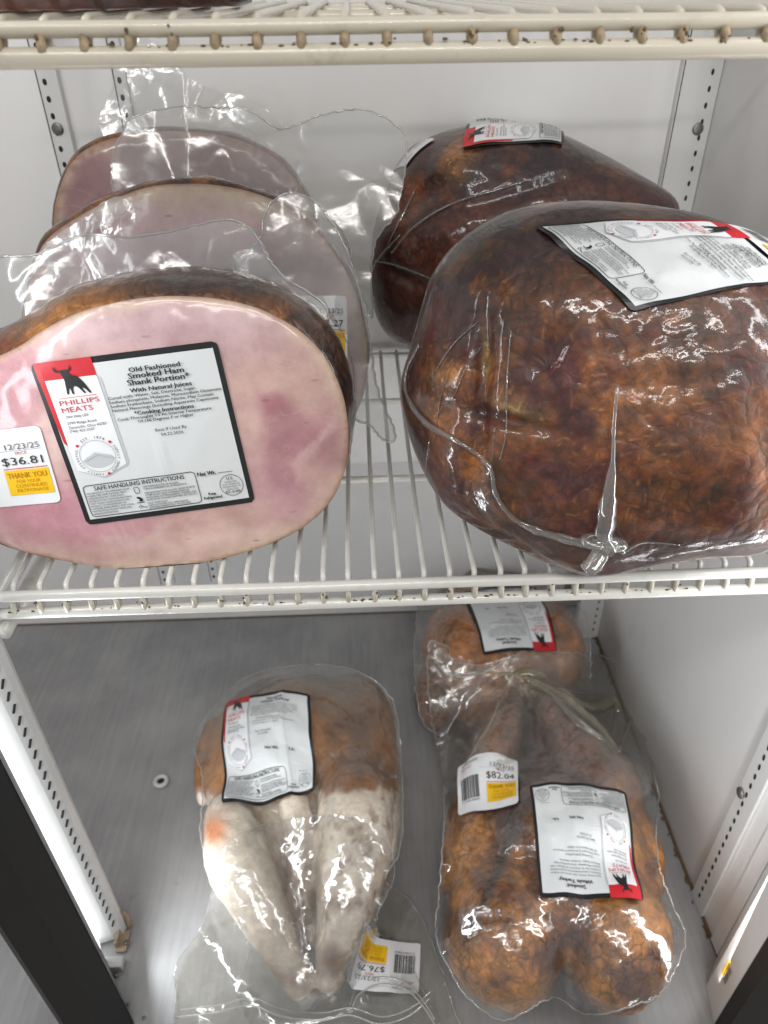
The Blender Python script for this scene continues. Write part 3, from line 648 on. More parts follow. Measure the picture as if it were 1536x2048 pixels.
film('plastic_bag', [(80, 520), (130, 460), (200, 420), (300, 385), (420, 372), (540, 400), (620, 455), (690, 545), (728, 650), (700, 760), (560, 640), (350, 580), (150, 600)], pl(pb2, NH, -.008), FILMT, ham2, .003, 24, 8, 9., NH, False)
film('plastic_bag', [(240, 265), (262, 232), (330, 214), (440, 214), (500, 222), (560, 258), (620, 240), (690, 222), (750, 228), (800, 262), (812, 305), (805, 370), (790, 430), (752, 480), (742, 560), (745, 640), (715, 560), (690, 470), (640, 430), (590, 415), (540, 392), (450, 368), (330, 366), (240, 390), (225, 330)], pl(pb3, NH, -.02), FILM, ham3, .008, 20, 6, 15., NH, True, .0008)
film('plastic_bag', [(190, 330), (205, 230), (235, 150), (245, 60), (330, 100), (400, 170), (500, 195), (545, 230), (560, 268), (440, 240), (300, 240), (220, 300)], pl(pb3, NH, .05), FILMT, ham3, .007, 22, 9, 25., NH, False)
film('plastic_bag', [(60, 560), (88, 492), (160, 440), (235, 395), (262, 410), (230, 440), (170, 470), (110, 500)], pl(pb2, NH, -.02), FILM, ham2, .004, 22, 6, 33., NH, True, .0004)
bv1 = make_bvh([c for c in ham1.children if c.name.startswith('cut_face')])
stick('label', ART_H, bv1, [(60, 728), (434, 681), (511, 1003), (175, 1050)], ham1, .0008, 22, 30, lambda u, v: .0022*np.exp(-((u-.55)/.03)**2-((v-.62)/.12)**2))
q = [(-110, 872), (80, 850), (124, 1003), (-62, 1018)]
stick('price_sticker', price_label('$36.81'), bv1, q, ham1, .0012, 16, 5)
bv2 = make_bvh([c for c in ham2.children if c.name.startswith('cut_face')])
stick('price_sticker', price_label('$41.27'), bv2, [(560, 590), (690, 590), (692, 720), (575, 705)], ham2, .0175, 12, 4)
# ================================================================ whole hams (bulged about a plane square to the line of sight)
def whole_ham(name, label, outline, cpx, tf, tb, floor, colfn, dents, group=None, nr=70, na=170, D0=None, pw=2.3):
    poly = resample(smooth_poly(outline), 4.); cx, cy = cpx; ax = unit(ray(cx, cy)); side = unit(np.cross(ax, [0, 0, 1])); upv = np.cross(side, ax)
    ang = np.linspace(0, 2*math.pi, na, False); rel = poly-np.array([cx, cy]); pa = np.arctan2(rel[:, 1], rel[:, 0]); pr = np.hypot(rel[:, 0], rel[:, 1]); o = np.argsort(pa)
    rad = np.interp(ang, pa[o], pr[o], period=2*math.pi)
    def build(D):
        V = []; PX = []
        c0 = atD(cx, cy, D)
        for sgn, th in ((1, tf), (-1, tb)):
            for i in range(nr+1):
                t = math.sin(math.pi/2*i/nr) if True else i/nr
                h = (1-t**pw)**(1/pw)*th
                if sgn < 0 and i == nr: continue
                x = cx+rad*t*np.cos(ang); y = cy+rad*t*np.sin(ang)
                for k in range(na):
                    p = onPl(x[k], y[k], c0, ax); V.append(p-ax*h*sgn*(1.)); PX.append((x[k], y[k], sgn, t))
        return np.array(V), np.array(PX)
    lo, hi = .35, 1.1
    for it in range(12):
        D = (lo+hi)/2; c0 = atD(cx, cy, D); P = np.array([onPl(cx+rad[k]*.9*math.cos(ang[k]), cy+rad[k]*.9*math.sin(ang[k]), c0, ax)+ax*s_*.35*min(tf, tb) for k in range(0, na, 4) for s_ in (-1, 1)])
        if P[:, 2].min() < floor-.004: hi = D
        else: lo = D
    if D0: D = D0
    V, PX = build(D); print(name, 'D', round(D, 3), 'zmin', V[:, 2].min(), 'y', V[:, 1].min(), V[:, 1].max())
    F = []
    nF = (nr+1)*na
    for i in range(nr):
        for k in range(na): F.append((i*na+k, i*na+(k+1) % na, (i+1)*na+(k+1) % na, (i+1)*na+k))
    for i in range(nr-1):
        for k in range(na): F.append((nF+i*na+(k+1) % na, nF+i*na+k, nF+(i+1)*na+k, nF+(i+1)*na+(k+1) % na))
    for k in range(na): F.append((nF+(nr-1)*na+(k+1) % na, nF+(nr-1)*na+k, nr*na+k, nr*na+(k+1) % na))
    px, py = PX[:, 0], PX[:, 1]; fr = (PX[:, 2] > 0)*(1-PX[:, 3]**6)
    d = .0035*vnoise(V, 14., 2.)+.0012*vnoise(V, 60., 9.)
    for a, g_ in dents: d = d+a*g_(px, py)*fr
    V = V-ax*(d*np.where(PX[:, 2] > 0, 1, -1)*(1-PX[:, 3]**8*.7))[:, None]
    V[:, 2] = np.maximum(V[:, 2], floor+.0004*np.random.rand(len(V)))
    V[:, 1] = np.minimum(V[:, 1], YB-.012)
    col = colfn(V, px, py); t = thing(name, label, 'ham', tuple(np.array([V[:, 0].mean(), V[:, 1].mean(), floor])), group)
    me = mesh('smoked_skin', V, F, SKIN, t, col=col); bm = bmesh.new(); bm.from_mesh(me.data); bmesh.ops.remove_doubles(bm, verts=bm.verts, dist=1e-6); bmesh.ops.recalc_face_normals(bm, faces=bm.faces); bm.to_mesh(me.data); bm.free()
    return t, me
def colA(V, px, py):
    n = vnoise(V, 9., 4.); n2 = vnoise(V, 26., 8.); n3 = vnoise(V, 48., 18.)
    c = np.tile(np.array(srgb(104, 40, 28)), (len(V), 1))
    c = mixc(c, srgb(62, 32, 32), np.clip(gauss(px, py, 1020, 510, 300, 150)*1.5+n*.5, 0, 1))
    c = mixc(c, srgb(204, 126, 48), np.clip(gauss(px, py, 1250, 720, 210, 130, .5)*.9+n2*.6+n3*.5-.2, 0, 1))
    c = mixc(c, srgb(196, 116, 40), np.clip(gauss(px, py, 1350, 860, 330, 190)*.75+n2*.4+n3*.6-.15, 0, 1))
    c = mixc(c, srgb(200, 124, 52), np.clip(gauss(px, py, 960, 870, 120, 130)*.9+n2*.9-.15, 0, 1))
    c = mixc(c, srgb(150, 84, 40), np.clip(gauss(px, py, 900, 1000, 120, 60)*.8+n2*.8-.2, 0, 1))
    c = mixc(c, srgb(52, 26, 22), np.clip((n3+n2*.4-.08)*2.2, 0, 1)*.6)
    c = mixc(c, srgb(214, 168, 96), np.clip(gauss(px, py, 1003, 715, 9, 50)*1.0+n3*.3, 0, 1)*np.clip(gauss(px, py, 1003, 715, 18, 60)*1.3, 0, 1))
    c = mixc(c, srgb(206, 162, 104), np.clip(gauss(px, py, 1050, 808, 60, 12, .3)*.9+n3*.2, 0, 1)*np.clip(gauss(px, py, 1050, 808, 80, 30), 0, 1))
    c = mixc(c, srgb(196, 128, 52), np.clip(gauss(px, py, 930, 750, 40, 22)*1.1, 0, 1))
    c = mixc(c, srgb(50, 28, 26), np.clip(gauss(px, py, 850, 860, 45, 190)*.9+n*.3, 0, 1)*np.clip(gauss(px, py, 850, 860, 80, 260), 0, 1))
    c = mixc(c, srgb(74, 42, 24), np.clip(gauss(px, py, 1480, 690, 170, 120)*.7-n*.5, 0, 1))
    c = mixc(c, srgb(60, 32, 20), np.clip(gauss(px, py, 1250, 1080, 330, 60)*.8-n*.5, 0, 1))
    return c
outA = [(808, 775), (826, 705), (846, 630), (872, 552), (925, 485), (1000, 436), (1085, 414), (1180, 409), (1290, 417), (1400, 438), (1500, 478), (1600, 560), (1670, 690), (1680, 860), (1620, 1010), (1530, 1095), (1400, 1112), (1300, 1128), (1200, 1146), (1120, 1128), (1040, 1092), (960, 1052), (895, 1005), (848, 930), (820, 850)]
dA = [(-.010, G(1000, 760, 16, 110, .05)), (.007, G(940, 900, 60, 60)), (-.006, G(985, 900, 22, 90, .1)), (-.005, G(880, 790, 60, 18, .5)), (.006, G(930, 740, 45, 35)), (-.006, G(1040, 830, 90, 12, .25)), (-.004, G(900, 980, 70, 14, .9)), (.006, G(1010, 1000, 60, 60)), (-.005, G(1060, 1040, 30, 60, -.5)), (.005, G(1180, 640, 120, 80)), (-.003, G(1215, 900, 12, 110, 0)), (.004, G(880, 680, 40, 60)), (-.004, G(1120, 720, 20, 60, .6))]
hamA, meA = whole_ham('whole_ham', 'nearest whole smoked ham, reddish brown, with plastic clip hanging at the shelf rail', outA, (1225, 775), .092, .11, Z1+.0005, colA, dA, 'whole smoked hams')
def colB(V, px, py):
    n = vnoise(V, 11., 14.); n2 = vnoise(V, 30., 18.)
    c = np.tile(np.array(srgb(86, 44, 36)), (len(V), 1))
    c = mixc(c, srgb(62, 40, 40), np.clip(gauss(px, py, 1120, 330, 180, 80)*1.1+n*.4, 0, 1))
    c = mixc(c, srgb(168, 112, 56), np.clip(gauss(px, py, 925, 335, 34, 50, .2)*1.2+n2*.3-.1, 0, 1))
    c = mixc(c, srgb(150, 84, 40), np.clip(gauss(px, py, 830, 410, 60, 50)*.7+n2*.5-.1, 0, 1))
    c = mixc(c, srgb(122, 60, 34), np.clip(gauss(px, py, 900, 500, 170, 60, -.3)*.9+n2*.4, 0, 1))
    c = mixc(c, srgb(70, 32, 26), np.clip(gauss(px, py, 790, 590, 80, 90)*.8, 0, 1))
    return c
outB = [(745, 500), (755, 440), (775, 385), (802, 330), (850, 283), (920, 258), (1000, 248), (1100, 262), (1200, 308), (1290, 358), (1345, 395), (1358, 440), (1365, 560), (1330, 700), (1200, 780), (1050, 790), (900, 745), (820, 697), (770, 660), (745, 590)]
dB = [(.010, G(900, 480, 170, 50, -.35)), (-.011, G(850, 405, 60, 26, -.5)), (-.012, G(800, 535, 70, 14, .4)), (.008, G(930, 340, 60, 50)), (-.006, G(1040, 400, 110, 14, -.3)), (-.006, G(870, 330, 14, 50, .3))]
hamB, meB = whole_ham('whole_ham', 'dark whole ham at the back wall, label curling over its top', outB, (1050, 500), .095, .085, Z1+.0005, colB, dB, 'whole smoked hams')
bvA = make_bvh([meA]); bvB = make_bvh([meB])
stick('label', ART_H, bvA, [(1448, 452), (1590, 570), (1262, 628), (1066, 454)], hamA, .0012, 30, 5, lambda u, v: .0012*np.sin(u*17+v*5)*np.clip(v*3-2, 0, 1)+.0008*np.sin(v*14+u*8))
stick('price_sticker', price_label('$68.40'), bvA, [(1540, 470), (1650, 575), (1556, 540), (1440, 452)], hamA, .0025, 16, 4)
a_ = hitn(bvB, 925, 304, 1000, 500); b_ = hitn(bvB, 1128, 296, 1000, 500); back = np.array([.02, .105, .02])
stick('label', ART_H, bvB, [tuple(a_), tuple(a_+back), tuple(b_+back), tuple(b_)], hamB, .0015, 24, 4, lambda u, v: .001*np.sin(v*9))
a2 = hitn(bvB, 812, 335, 1000, 500); b2 = hitn(bvB, 872, 280, 1000, 500)
stick('price_sticker', price_label('$66.12'), bvB, [tuple(a2), tuple(b2), tuple(b2+np.array([-.03, .04, -.0])), tuple(a2+np.array([-.03, .04, -.0]))], hamB, .0018, 12, 3)
def ridge(name, bv, pts, w, parent, mat=SEAM, off=.001, flat=.6, nsm=5):
    P = smooth_poly(pts, nsm, False); Q = []; R = []
    wv = np.interp(np.linspace(0, 1, len(P)), np.linspace(0, 1, len(w)), w) if hasattr(w, '__len__') else np.full(len(P), w)
    last = None
    for (x, y), r_ in zip(P, wv):
        h = hit(bv, x, y)
        if h is None:
            if last is None: continue
            h = atD(x, y, last)
        last = np.dot(h-CAM, Fw); Q.append(h-unit(ray(x, y))*(off+r_*.4)); R.append(r_*(1.6 if mat is not SEAM else 1.3)*(.8+.4*random.random()))
    m = MB(); m.tube(Q, R, 0, 8, True, flat); return m.obj(name, mat, parent, True)
ridge('film_seam', bvA, [(838, 690), (812, 745), (815, 795), (850, 845), (900, 875), (950, 905), (982, 940), (990, 985), (1020, 1030), (1065, 1058), (1110, 1072), (1160, 1085), (1200, 1092), (1246, 1102)], [.0012, .0018, .0014, .002, .0022, .002], hamA, SEAM2, .0015, .6)
ridge('film_seam', bvA, [(1235, 770), (1228, 850), (1226, 920), (1218, 990), (1214, 1040), (1208, 1090)], [.0006, .0008, .001, .0035, .006, .008], hamA, SEAM2, .002, .5)
ridge('film_seam', bvA, [(1022, 660), (1014, 760), (1012, 860), (1000, 920)], [.0006, .0009, .0009, .0005], hamA, SEAM2, .0008, .5)
ridge('film_seam', bvA, [(1248, 1102), (1290, 1085), (1360, 1090)], [.0014, .0008, .0004], hamA, SEAM2, .0008, .5)
for pts in ([(870, 880), (880, 800), (900, 740)], [(905, 800), (930, 740), (965, 690)], [(860, 760), (905, 690), (960, 640)], [(850, 960), (858, 890), (870, 850)]):
    ridge('film_seam', bvA, pts, [.0003, .0006, .0003], hamA, SEAM2, .0006, .5)
h = hitn(bvA, 1208, 1085, 1200, 900); m = MB(); vdir = unit(ray(1208, 1090)); c_ = h-vdir*.008
ringp = [c_+np.array(Rt)*.0135*math.cos(w)-np.array(Up)*(.0035*math.sin(w)+.002*math.cos(w))-vdir*.004*math.sin(w) for w in np.linspace(0, 2*math.pi, 24)]
m.tube(ringp, .0028, 0, 8, False); m.ball(c_, .009, 0, (1.2, .6, .5), 12)
tail = [c_, c_-Up*.009-Rt*.003, c_-Up*.016-Rt*.008, c_-Up*.019-Rt*.013]
for p in tail: p[2] = max(p[2], Z1+.004)
m.tube(tail, [.005, .0062, .007, .006], 0, 10, True, .5)
m.obj('film_clip', SEAM2, hamA, True)
for pts, w in (([(1050, 362), (1000, 378), (930, 398), (870, 425), (820, 462), (785, 505)], [.0006, .0012, .0016, .0012]), ([(752, 522), (790, 530), (840, 548), (872, 562)], [.0008, .0014, .0006]), ([(748, 600), (742, 560), (756, 520), (800, 470)], [.001, .0014, .0008]), ([(770, 500), (800, 440), (830, 380)], [.0004, .0009, .0004])):
    ridge('film_seam', bvB, pts, w, hamB, SEAM2, .001, .6)
# ham on the top shelf, mostly above the frame
outC = [(-200, -150), (-170, 20), (-60, 44), (100, 48), (300, 46), (420, 38), (480, 20), (510, -20), (520, -110), (470, -220), (300, -300), (60, -320), (-120, -260)]
def colC(V, px, py):
    n2 = vnoise(V, 26., 38.); c = np.tile(np.array(srgb(84, 46, 38)), (len(V), 1))
    return mixc(c, srgb(140, 78, 48), np.clip(gauss(px, py, 30, 20, 120, 60)+n2*.4, 0, 1))
hamC, meC = whole_ham('whole_ham', 'whole smoked ham on the top shelf, only its dark underside showing', outC, (160, -130), .06, .07, ZTS+.0005, colC, [], 'whole smoked hams', 40, 100)
# ================================================================ turkeys
def blob(name, parts, vox, colfn, parent, mat, disp=(.0025, 18., .001, 70.), zmin=.0008):
    me0 = bpy.data.meshes.new('tmp'); bm = bmesh.new()
    for p in parts:
        kind = p[0]
        if kind == 'e':       # ellipsoid: px, py, z, rx_px, ry_px, rz, rot
            _, px, py, z, rx, ry, rz, rot = p; c = onZ(px, py, z); D = np.dot(c-CAM, Fw); k = D/FPX
            ex = rx*k; ey = ry*k*1.12
            r = bmesh.ops.create_icosphere(bm, subdivisions=4, radius=1.)
            Mx = Matrix.Translation(Vector(c)) @ Matrix.Rotation(-rot, 4, 'Z') @ Matrix.Diagonal((ex, ey, rz, 1)); bmesh.ops.transform(bm, matrix=Mx, verts=r['verts'])
        else:                 # limb through points (px, py, z, r_px)
            Q = smooth_poly([tuple(onZ(a, b_, z_))+(rp*np.dot(onZ(a, b_, z_)-CAM, Fw)/FPX,) for a, b_, z_, rp in p[1]], 7, False)
            for q_ in Q:
                r = bmesh.ops.create_icosphere(bm, subdivisions=3, radius=q_[3]); bmesh.ops.translate(bm, vec=Vector(q_[:3]), verts=r['verts'])
    bm.to_mesh(me0); bm.free(); o = bpy.data.objects.new('tmp', me0); COL.objects.link(o)
    md = o.modifiers.new('r', 'REMESH'); md.mode = 'VOXEL'; md.voxel_size = vox; md.use_smooth_shade = True
    ms = o.modifiers.new('s', 'SMOOTH'); ms.factor = .6; ms.iterations = 6
    bpy.context.view_layer.update(); ev = o.evaluated_get(bpy.context.evaluated_depsgraph_get()); me = ev.to_mesh()
    n = len(me.vertices); V = np.zeros(n*3, np.float32); me.vertices.foreach_get('co', V); V = V.reshape(-1, 3).astype(float)
    Nn = np.zeros(n*3, np.float32); me.vertices.foreach_get('normal', Nn); Nn = Nn.reshape(-1, 3)
    F = [tuple(p.vertices) for p in me.polygons]; ev.to_mesh_clear(); bpy.data.objects.remove(o)
    V = V+Nn*(disp[0]*vnoise(V, disp[1], 1.)+disp[2]*vnoise(V, disp[3], 2.))[:, None]
    V[:, 2] = np.maximum(V[:, 2], zmin)
    px, py = proj(V)
    return mesh(name, V, F, mat, parent, col=colfn(V, px, py))
def drape(name, poly, bodies, mat, parent, step=7, iters=60, off=.002, amp=.003, sc=30., seed=0., floor=.001, edge=True, er=.0007, tight=.35):
    bv = make_bvh(bodies); P = resample(smooth_poly(poly, 5), 6.); P = P+np.random.normal(0, 1.5, P.shape)
    V2, F, nb = tri_fill(P, step); n = len(V2); t = np.zeros(n); dirs = np.array([unit(ray(x, y)) for x, y in V2])
    for i in range(n):
        h = bv.ray_cast(Vector(CAM), Vector(dirs[i])); tf = (floor-CAM[2])/dirs[i][2]
        t[i] = min(h[3] if h[0] is not None else 9., tf)-off
    E = set()
    for f in F:
        for a, b_ in zip(f, f[1:]+f[:1]): E.add((min(a, b_), max(a, b_)))
    E = np.array(list(E)); lim = t.copy(); deg = np.bincount(E.ravel(), minlength=n).astype(float)
    for it in range(iters):
        s = np.bincount(E[:, 0], weights=t[E[:, 1]], minlength=n)+np.bincount(E[:, 1], weights=t[E[:, 0]], minlength=n)
        t = np.minimum(lim, (1-tight)*t+tight*s/deg)
    V = CAM+dirs*t[:, None]
    amp_i = amp*np.clip((lim-t)/.01+.35, 0, 1.3)
    Dp = np.array([ridged(v, sc, seed)*.8+ridged(v, sc*2.3, seed+4)*.4+.5*noise.noise(Vector(v)*sc*.5) for v in V])*amp_i
    V = V-dirs*(np.abs(Dp)[:, None]); V[:, 2] = np.maximum(V[:, 2], floor)
    o = mesh(name, V, F, mat, parent)
    if edge:
        m = MB(); Eg = V[:nb]; Eg = np.vstack([Eg, Eg[:1]]); m.tube(Eg, er, 0, 6, False); m.obj('bag_edge', SEAM, parent, True)
    return o
# --- left turkey: pale legs toward us
tL = thing('packaged_turkey', 'vacuum packed turkey with pale white legs and browned upper half on steel floor', 'turkey', tuple(onZ(600, 1650, 0)), 'packaged smoked turkeys')
def colL(V, px, py):
    n = vnoise(V, 20., 3.); n2 = vnoise(V, 60., 5.)
    br = np.tile(np.array(srgb(150, 98, 50)), (len(V), 1)); br = mixc(br, srgb(98, 66, 48), np.clip(gauss(px, py, 700, 1450, 90, 120)+n*.8, 0, 1)); br = mixc(br, srgb(178, 118, 52), np.clip(gauss(px, py, 470, 1500, 60, 110)*.8+n2*.4, 0, 1)); br = mixc(br, srgb(128, 108, 92), np.clip(gauss(px, py, 700, 1370, 120, 50)*.8, 0, 1))
    wh = np.tile(np.array(srgb(228, 216, 204)), (len(V), 1)); wh = mixc(wh, srgb(186, 166, 154), np.clip(n*1.2, 0, 1)*.7); wh = mixc(wh, srgb(140, 108, 96), np.clip((n2-.2)*5, 0, 1)*.7*np.clip((px-560)/120, 0, 1)); wh = mixc(wh, srgb(112, 76, 60), np.clip(gauss(px, py, 665, 1920, 30, 40)+gauss(px, py, 690, 1810, 36, 16)*.8+gauss(px, py, 590, 1960, 40, 20)*.7, 0, 1)); wh = mixc(wh, srgb(140, 118, 100), np.clip(gauss(px, py, 600, 1790, 42, 110), 0, 1)*.8); wh = mixc(wh, srgb(205, 130, 84), np.clip(gauss(px, py, 428, 1660, 26, 30)*1.2, 0, 1))
    f = 1/(1+np.exp(-(py-(1588+22*n2+10*n+(600-px)*.02))/4.)); return wh*f[:, None]+br*(1-f[:, None])
turL = blob('bird_body', [('e', 605, 1490, .075, 165, 138, .070, 0), ('e', 500, 1520, .06, 92, 135, .055, 0), ('e', 700, 1470, .065, 92, 125, .06, 0), ('e', 600, 1640, .045, 165, 130, .04, 0),
    ('l', [(458, 1635, .085, 52), (476, 1720, .095, 64), (515, 1805, .085, 56), (556, 1885, .065, 42), (585, 1942, .048, 31), (598, 1966, .04, 31)]), ('l', [(712, 1600, .10, 76), (708, 1690, .10, 76), (695, 1785, .09, 64), (676, 1870, .07, 46), (664, 1930, .05, 31), (660, 1956, .045, 30)]),
    ('l', [(588, 1610, .105, 32), (598, 1680, .095, 30), (604, 1760, .08, 28), (604, 1830, .05, 24)]), ('e', 600, 1790, .03, 80, 90, .03, 0), ('e', 420, 1520, .04, 26, 90, .035, 0), ('e', 772, 1560, .045, 26, 150, .04, 0)], .0034, colL, tL, SKIN3)
bagL = drape('plastic_bag', [(388, 1480), (430, 1410), (500, 1350), (620, 1328), (720, 1345), (782, 1395), (800, 1480), (806, 1600), (800, 1700), (770, 1760), (820, 1800), (850, 1850), (880, 1930), (905, 2010), (915, 2090), (700, 2090), (480, 2080), (360, 2085), (352, 1990), (352, 1930), (400, 1860), (425, 1770), (402, 1680), (405, 1560)], [turL], FILMY, tL, 7, 90, .002, .005, 26, 3.)
drape('plastic_bag', [(440, 1700), (560, 1640), (740, 1640), (790, 1740), (750, 1850), (800, 1900), (850, 1990), (860, 2080), (560, 2085), (470, 1990), (500, 1900), (460, 1800)], [turL], FILMT, tL, 8, 60, .005, .007, 34, 13., edge=True, er=.0004)
ring = [(350, 2035), (430, 2025), (500, 2010), (560, 2032), (640, 2040), (700, 2030), (760, 2048), (820, 2030), (860, 1995)]
m = MB(); Q = smooth_poly([tuple(onZ(x, y, .012+.006*math.sin(i*1.7))) for i, (x, y) in enumerate(ring)], 6, False); m.tube(Q, .0011, 0, 6); Q2 = Q+np.array([.002, .006, .002]); m.tube(Q2, .0008, 0, 6)
arc_ = [(700, 2010), (715, 1975), (760, 1955), (810, 1965), (845, 2000), (870, 2040)]
Q = smooth_poly([tuple(onZ(x, y, .016)) for x, y in arc_], 6, False); m.tube(Q, .0010, 0, 6); m.tube(Q+np.array([.001, -.007, 0]), .0012, 0, 6)
m.obj('bag_edge', SEAM, tL, True)
bvL = make_bvh([turL, bagL])
stick('label', ART_T, bvL, [(458, 1411), (626, 1397), (633, 1585), (444, 1609)], tL, .0036, 26, 7, lambda u, v: .0018*np.sin(u*9+v*4)+.002*np.exp(-((u-.72)/.03)**2)+.0012*np.sin(v*16-u*6))
sq = [onZ(852, 1972, .034), onZ(708, 1962, .052), onZ(716, 1862, .062), onZ(858, 1866, .040)]
stick('price_sticker', price_label('$76.79'), bvL, [tuple(p) for p in sq], tL, .001, 14, 60, lambda u, v: .004*np.exp(-((u-.42)/.12)**2)*(1-v*.8))
# --- right turkey
def colR(V, px, py):
    n = vnoise(V, 22., 13.); n2 = vnoise(V, 60., 15.)
    c = np.tile(np.array(srgb(206, 134, 54)), (len(V), 1)); c = mixc(c, srgb(104, 52, 22), np.clip(n*2.+n2*.6+.06, 0, 1)*.85)
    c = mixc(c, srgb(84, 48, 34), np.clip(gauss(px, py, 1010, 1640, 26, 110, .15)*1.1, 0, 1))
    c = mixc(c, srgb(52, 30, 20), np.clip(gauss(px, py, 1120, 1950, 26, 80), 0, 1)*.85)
    c = mixc(c, srgb(88, 46, 24), np.clip(gauss(px, py, 935, 1850, 60, 60)*.8, 0, 1))
    c = mixc(c, srgb(126, 88, 74), np.clip(1/(1+np.exp((py-1600)/28.))+n2*.2, 0, 1)*.9)
    c = mixc(c, srgb(168, 122, 104), np.clip(gauss(px, py, 1120, 1480, 60, 90, -.4)+gauss(px, py, 990, 1470, 34, 90, .4), 0, 1)*.75); c = mixc(c, srgb(206, 148, 96), np.clip(gauss(px, py, 985, 1470, 26, 46), 0, 1)*.8); c = mixc(c, srgb(50, 28, 24), np.clip(gauss(px, py, 1052, 1490, 15, 95)*1.3, 0, 1)*.95)  # last tone: shade in the gap between the legs, painted into the skin
    c = mixc(c, srgb(46, 26, 18), np.clip(gauss(px, py, 1000, 1730, 9, 130, .42)*1.4+gauss(px, py, 930, 1840, 40, 12, .4)*.7, 0, 1)*.85)  # groove between thigh and breast drawn as crease shade in the colour
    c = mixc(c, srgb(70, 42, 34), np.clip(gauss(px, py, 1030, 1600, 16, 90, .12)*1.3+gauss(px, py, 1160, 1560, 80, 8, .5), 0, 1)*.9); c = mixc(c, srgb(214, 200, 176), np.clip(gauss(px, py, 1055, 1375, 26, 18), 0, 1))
    return c
tR = thing('packaged_turkey', 'golden brown turkey at front right of the floor, two round breasts, upside down label', 'turkey', tuple(onZ(1110, 1760, 0)), 'packaged smoked turkeys')
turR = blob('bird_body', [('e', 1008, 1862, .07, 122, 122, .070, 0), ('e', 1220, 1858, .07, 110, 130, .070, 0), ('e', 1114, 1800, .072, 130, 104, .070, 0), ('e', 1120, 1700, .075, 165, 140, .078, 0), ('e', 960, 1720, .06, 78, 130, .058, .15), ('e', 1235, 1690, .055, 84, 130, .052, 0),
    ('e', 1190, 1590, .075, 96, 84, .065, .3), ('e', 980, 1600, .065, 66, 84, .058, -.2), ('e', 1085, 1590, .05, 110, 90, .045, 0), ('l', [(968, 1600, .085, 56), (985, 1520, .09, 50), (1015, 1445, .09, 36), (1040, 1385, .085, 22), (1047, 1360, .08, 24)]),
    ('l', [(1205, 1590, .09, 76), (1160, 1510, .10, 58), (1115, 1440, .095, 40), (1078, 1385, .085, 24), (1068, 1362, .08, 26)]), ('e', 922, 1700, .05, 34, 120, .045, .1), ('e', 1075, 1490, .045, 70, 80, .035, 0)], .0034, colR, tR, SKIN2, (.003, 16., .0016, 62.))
# --- rear turkey
def colS(V, px, py):
    n = vnoise(V, 22., 23.); c = np.tile(np.array(srgb(200, 122, 50)), (len(V), 1)); c = mixc(c, srgb(104, 52, 26), np.clip(n*1.6, 0, 1)*.8)
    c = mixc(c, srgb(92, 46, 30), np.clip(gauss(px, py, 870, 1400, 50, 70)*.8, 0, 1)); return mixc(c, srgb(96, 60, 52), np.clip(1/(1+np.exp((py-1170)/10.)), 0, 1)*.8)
tB = thing('packaged_turkey', 'turkey at the back of the floor, half hidden under the shelf', 'turkey', tuple(onZ(1000, 1330, 0)), 'packaged smoked turkeys')
turB = blob('bird_body', [('e', 1000, 1320, .07, 135, 95, .068, 0), ('e', 915, 1300, .07, 70, 95, .065, 0), ('e', 1095, 1290, .07, 70, 95, .065, 0), ('e', 1000, 1240, .065, 125, 95, .06, 0), ('e', 868, 1390, .045, 38, 65, .042, 0), ('e', 1000, 1400, .05, 110, 50, .045, 0), ('l', [(950, 1200, .08, 36), (955, 1150, .075, 22), (950, 1125, .07, 16)])], .0038, colS, tB, SKIN2, (.003, 16., .0016, 62.))
bagB = drape('plastic_bag', [(838, 1420), (828, 1300), (835, 1200), (810, 1140), (790, 1100), (860, 1090), (920, 1080), (1010, 1090), (1060, 1110), (1100, 1160), (1165, 1220), (1180, 1300), (1160, 1420), (1000, 1480), (880, 1470)], [turB], FILMY, tB, 8, 80, .002, .004, 26, 23.)
bagR = drape('plastic_bag', [(856, 1292), (882, 1288), (900, 1296), (902, 1322), (960, 1330), (1020, 1312), (1060, 1300), (1130, 1306), (1200, 1312), (1255, 1335), (1305, 1366), (1300, 1440), (1306, 1530), (1318, 1600), (1312, 1680), (1326, 1760), (1345, 1810), (1372, 1870), (1352, 1935), (1318, 1990), (1275, 2008), (1180, 2030), (1120, 1996), (1090, 2000), (1010, 2040), (945, 2005), (905, 1950), (872, 1870), (878, 1790), (884, 1700), (888, 1560), (862, 1430)], [turR, turB], FILMT, tR, 7, 70, .002, .0045, 28, 43., er=.0009)
upR = drape('plastic_bag', [(864, 1300), (960, 1335), (1060, 1312), (1200, 1320), (1296, 1372), (1292, 1480), (1296, 1590), (1180, 1580), (1060, 1570), (950, 1540), (890, 1560), (876, 1430)], [turR, turB], mat_film('hazy_film', (.95, .94, .92), .08, .8, .8, .14, (.72, .68, .64)), tR, 8, 120, .004, .004, 28, 53., edge=False)
ridge('film_seam', make_bvh([upR]), [(1065, 1360), (1110, 1395), (1150, 1440), (1200, 1475), (1235, 1510)], [.001, .003, .0035, .003, .001], tR, FILMY, .001, .6)
ridge('film_seam', make_bvh([upR]), [(1110, 1375), (1160, 1385), (1220, 1392), (1232, 1420), (1225, 1470)], [.001, .002, .002, .0015, .001], tR, FILMY, .001, .6)
CLD = mat_film('cloudy_yellow_film', (.93, .91, .82), .16, 1.2, 1., .12, (.88, .83, .64)); bvU = make_bvh([upR])
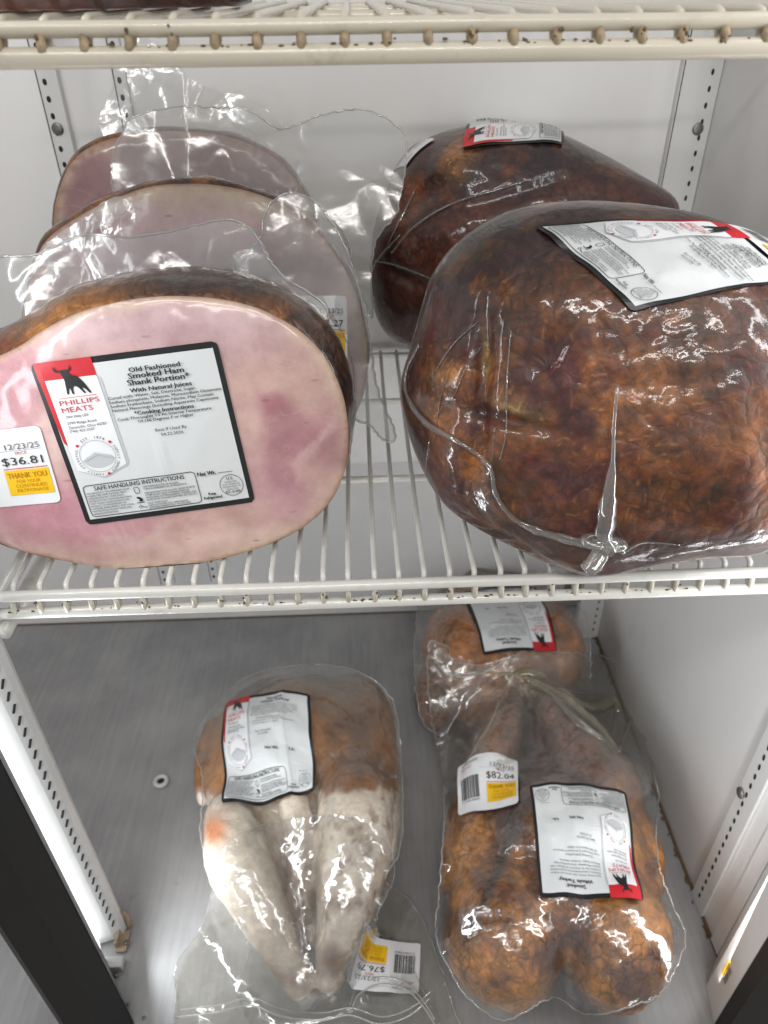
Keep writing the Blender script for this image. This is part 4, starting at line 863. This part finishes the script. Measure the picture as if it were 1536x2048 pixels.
for pts, w in (([(1045, 1352), (1085, 1372), (1125, 1395), (1165, 1425), (1205, 1462), (1238, 1505)], [.002, .005, .006, .005, .004, .002]), ([(1120, 1375), (1150, 1400), (1185, 1412), (1225, 1400), (1238, 1425)], [.002, .006, .008, .006, .002]),
    ([(1030, 1350), (1055, 1342), (1090, 1352)], [.003, .005, .003]), ([(1240, 1500), (1262, 1440), (1296, 1378)], [.0012, .002, .001]), ([(930, 1340), (990, 1345), (1040, 1352)], [.001, .002, .003]), ([(1000, 1395), (985, 1440), (950, 1500), (925, 1545)], [.001, .0018, .001])):
    ridge('film_fold', bvU, pts, w, tR, CLD, .0005, .35)
ridge('film_seam', make_bvh([bagR]), [(866, 1300), (885, 1340), (930, 1352), (985, 1335), (1000, 1325)], [.001, .0022, .0022, .001], tR, SEAM, .001, .5)
bvR = make_bvh([turR, bagR])
stick('label', ART_T, bvR, [(1286, 1809), (1080, 1797), (1057, 1578), (1252, 1586)], tR, .0036, 26, 6, lambda u, v: .0018*np.sin(v*11+u*4)+.001*np.sin(u*19-v*7))
stick('price_sticker', price_label('$82.04'), bvR, [(918, 1545), (1037, 1528), (1038, 1610), (917, 1636)], tR, .0025, 14, 8)
stick('label', ART_T, make_bvh([turB, bagB]), [(1113, 1312), (965, 1320), (925, 1190), (1070, 1180)], tB, .003, 18, 10)
# small sticker on the white right door post
T0 = np.array([.3590, .3420]); T1 = np.array([.3530, .3060]); dn = unit([*(T1-T0), 0]); nn = unit(np.cross(dn, [0, 0, 1])); nn = nn if nn[0] < 0 else -nn
A = Art(); A.rect(.0, .0, 1, .42, 7, 0); A.rect(0, .44, 1, .46, 3, 0)
x = 0.
while x < .95: A.rect(x, .5, x+.05, 1, 4, 0); x += random.choice((.08, .11, .15))
A.text('7 41 3', .1, 1.12, .1, 4, 0)
bb = np.array([*T0, 0])+dn*.010
V = [bb+dn*.012*v+np.array([0, 0, .028*u+.060])+nn*.0005 for u, v, l in A.V]
mesh('price_sticker', V, A.F, LM, cab, A.M, False)
print('polys', sum(len(o.data.polygons) for o in S.objects if o.type == 'MESH'))
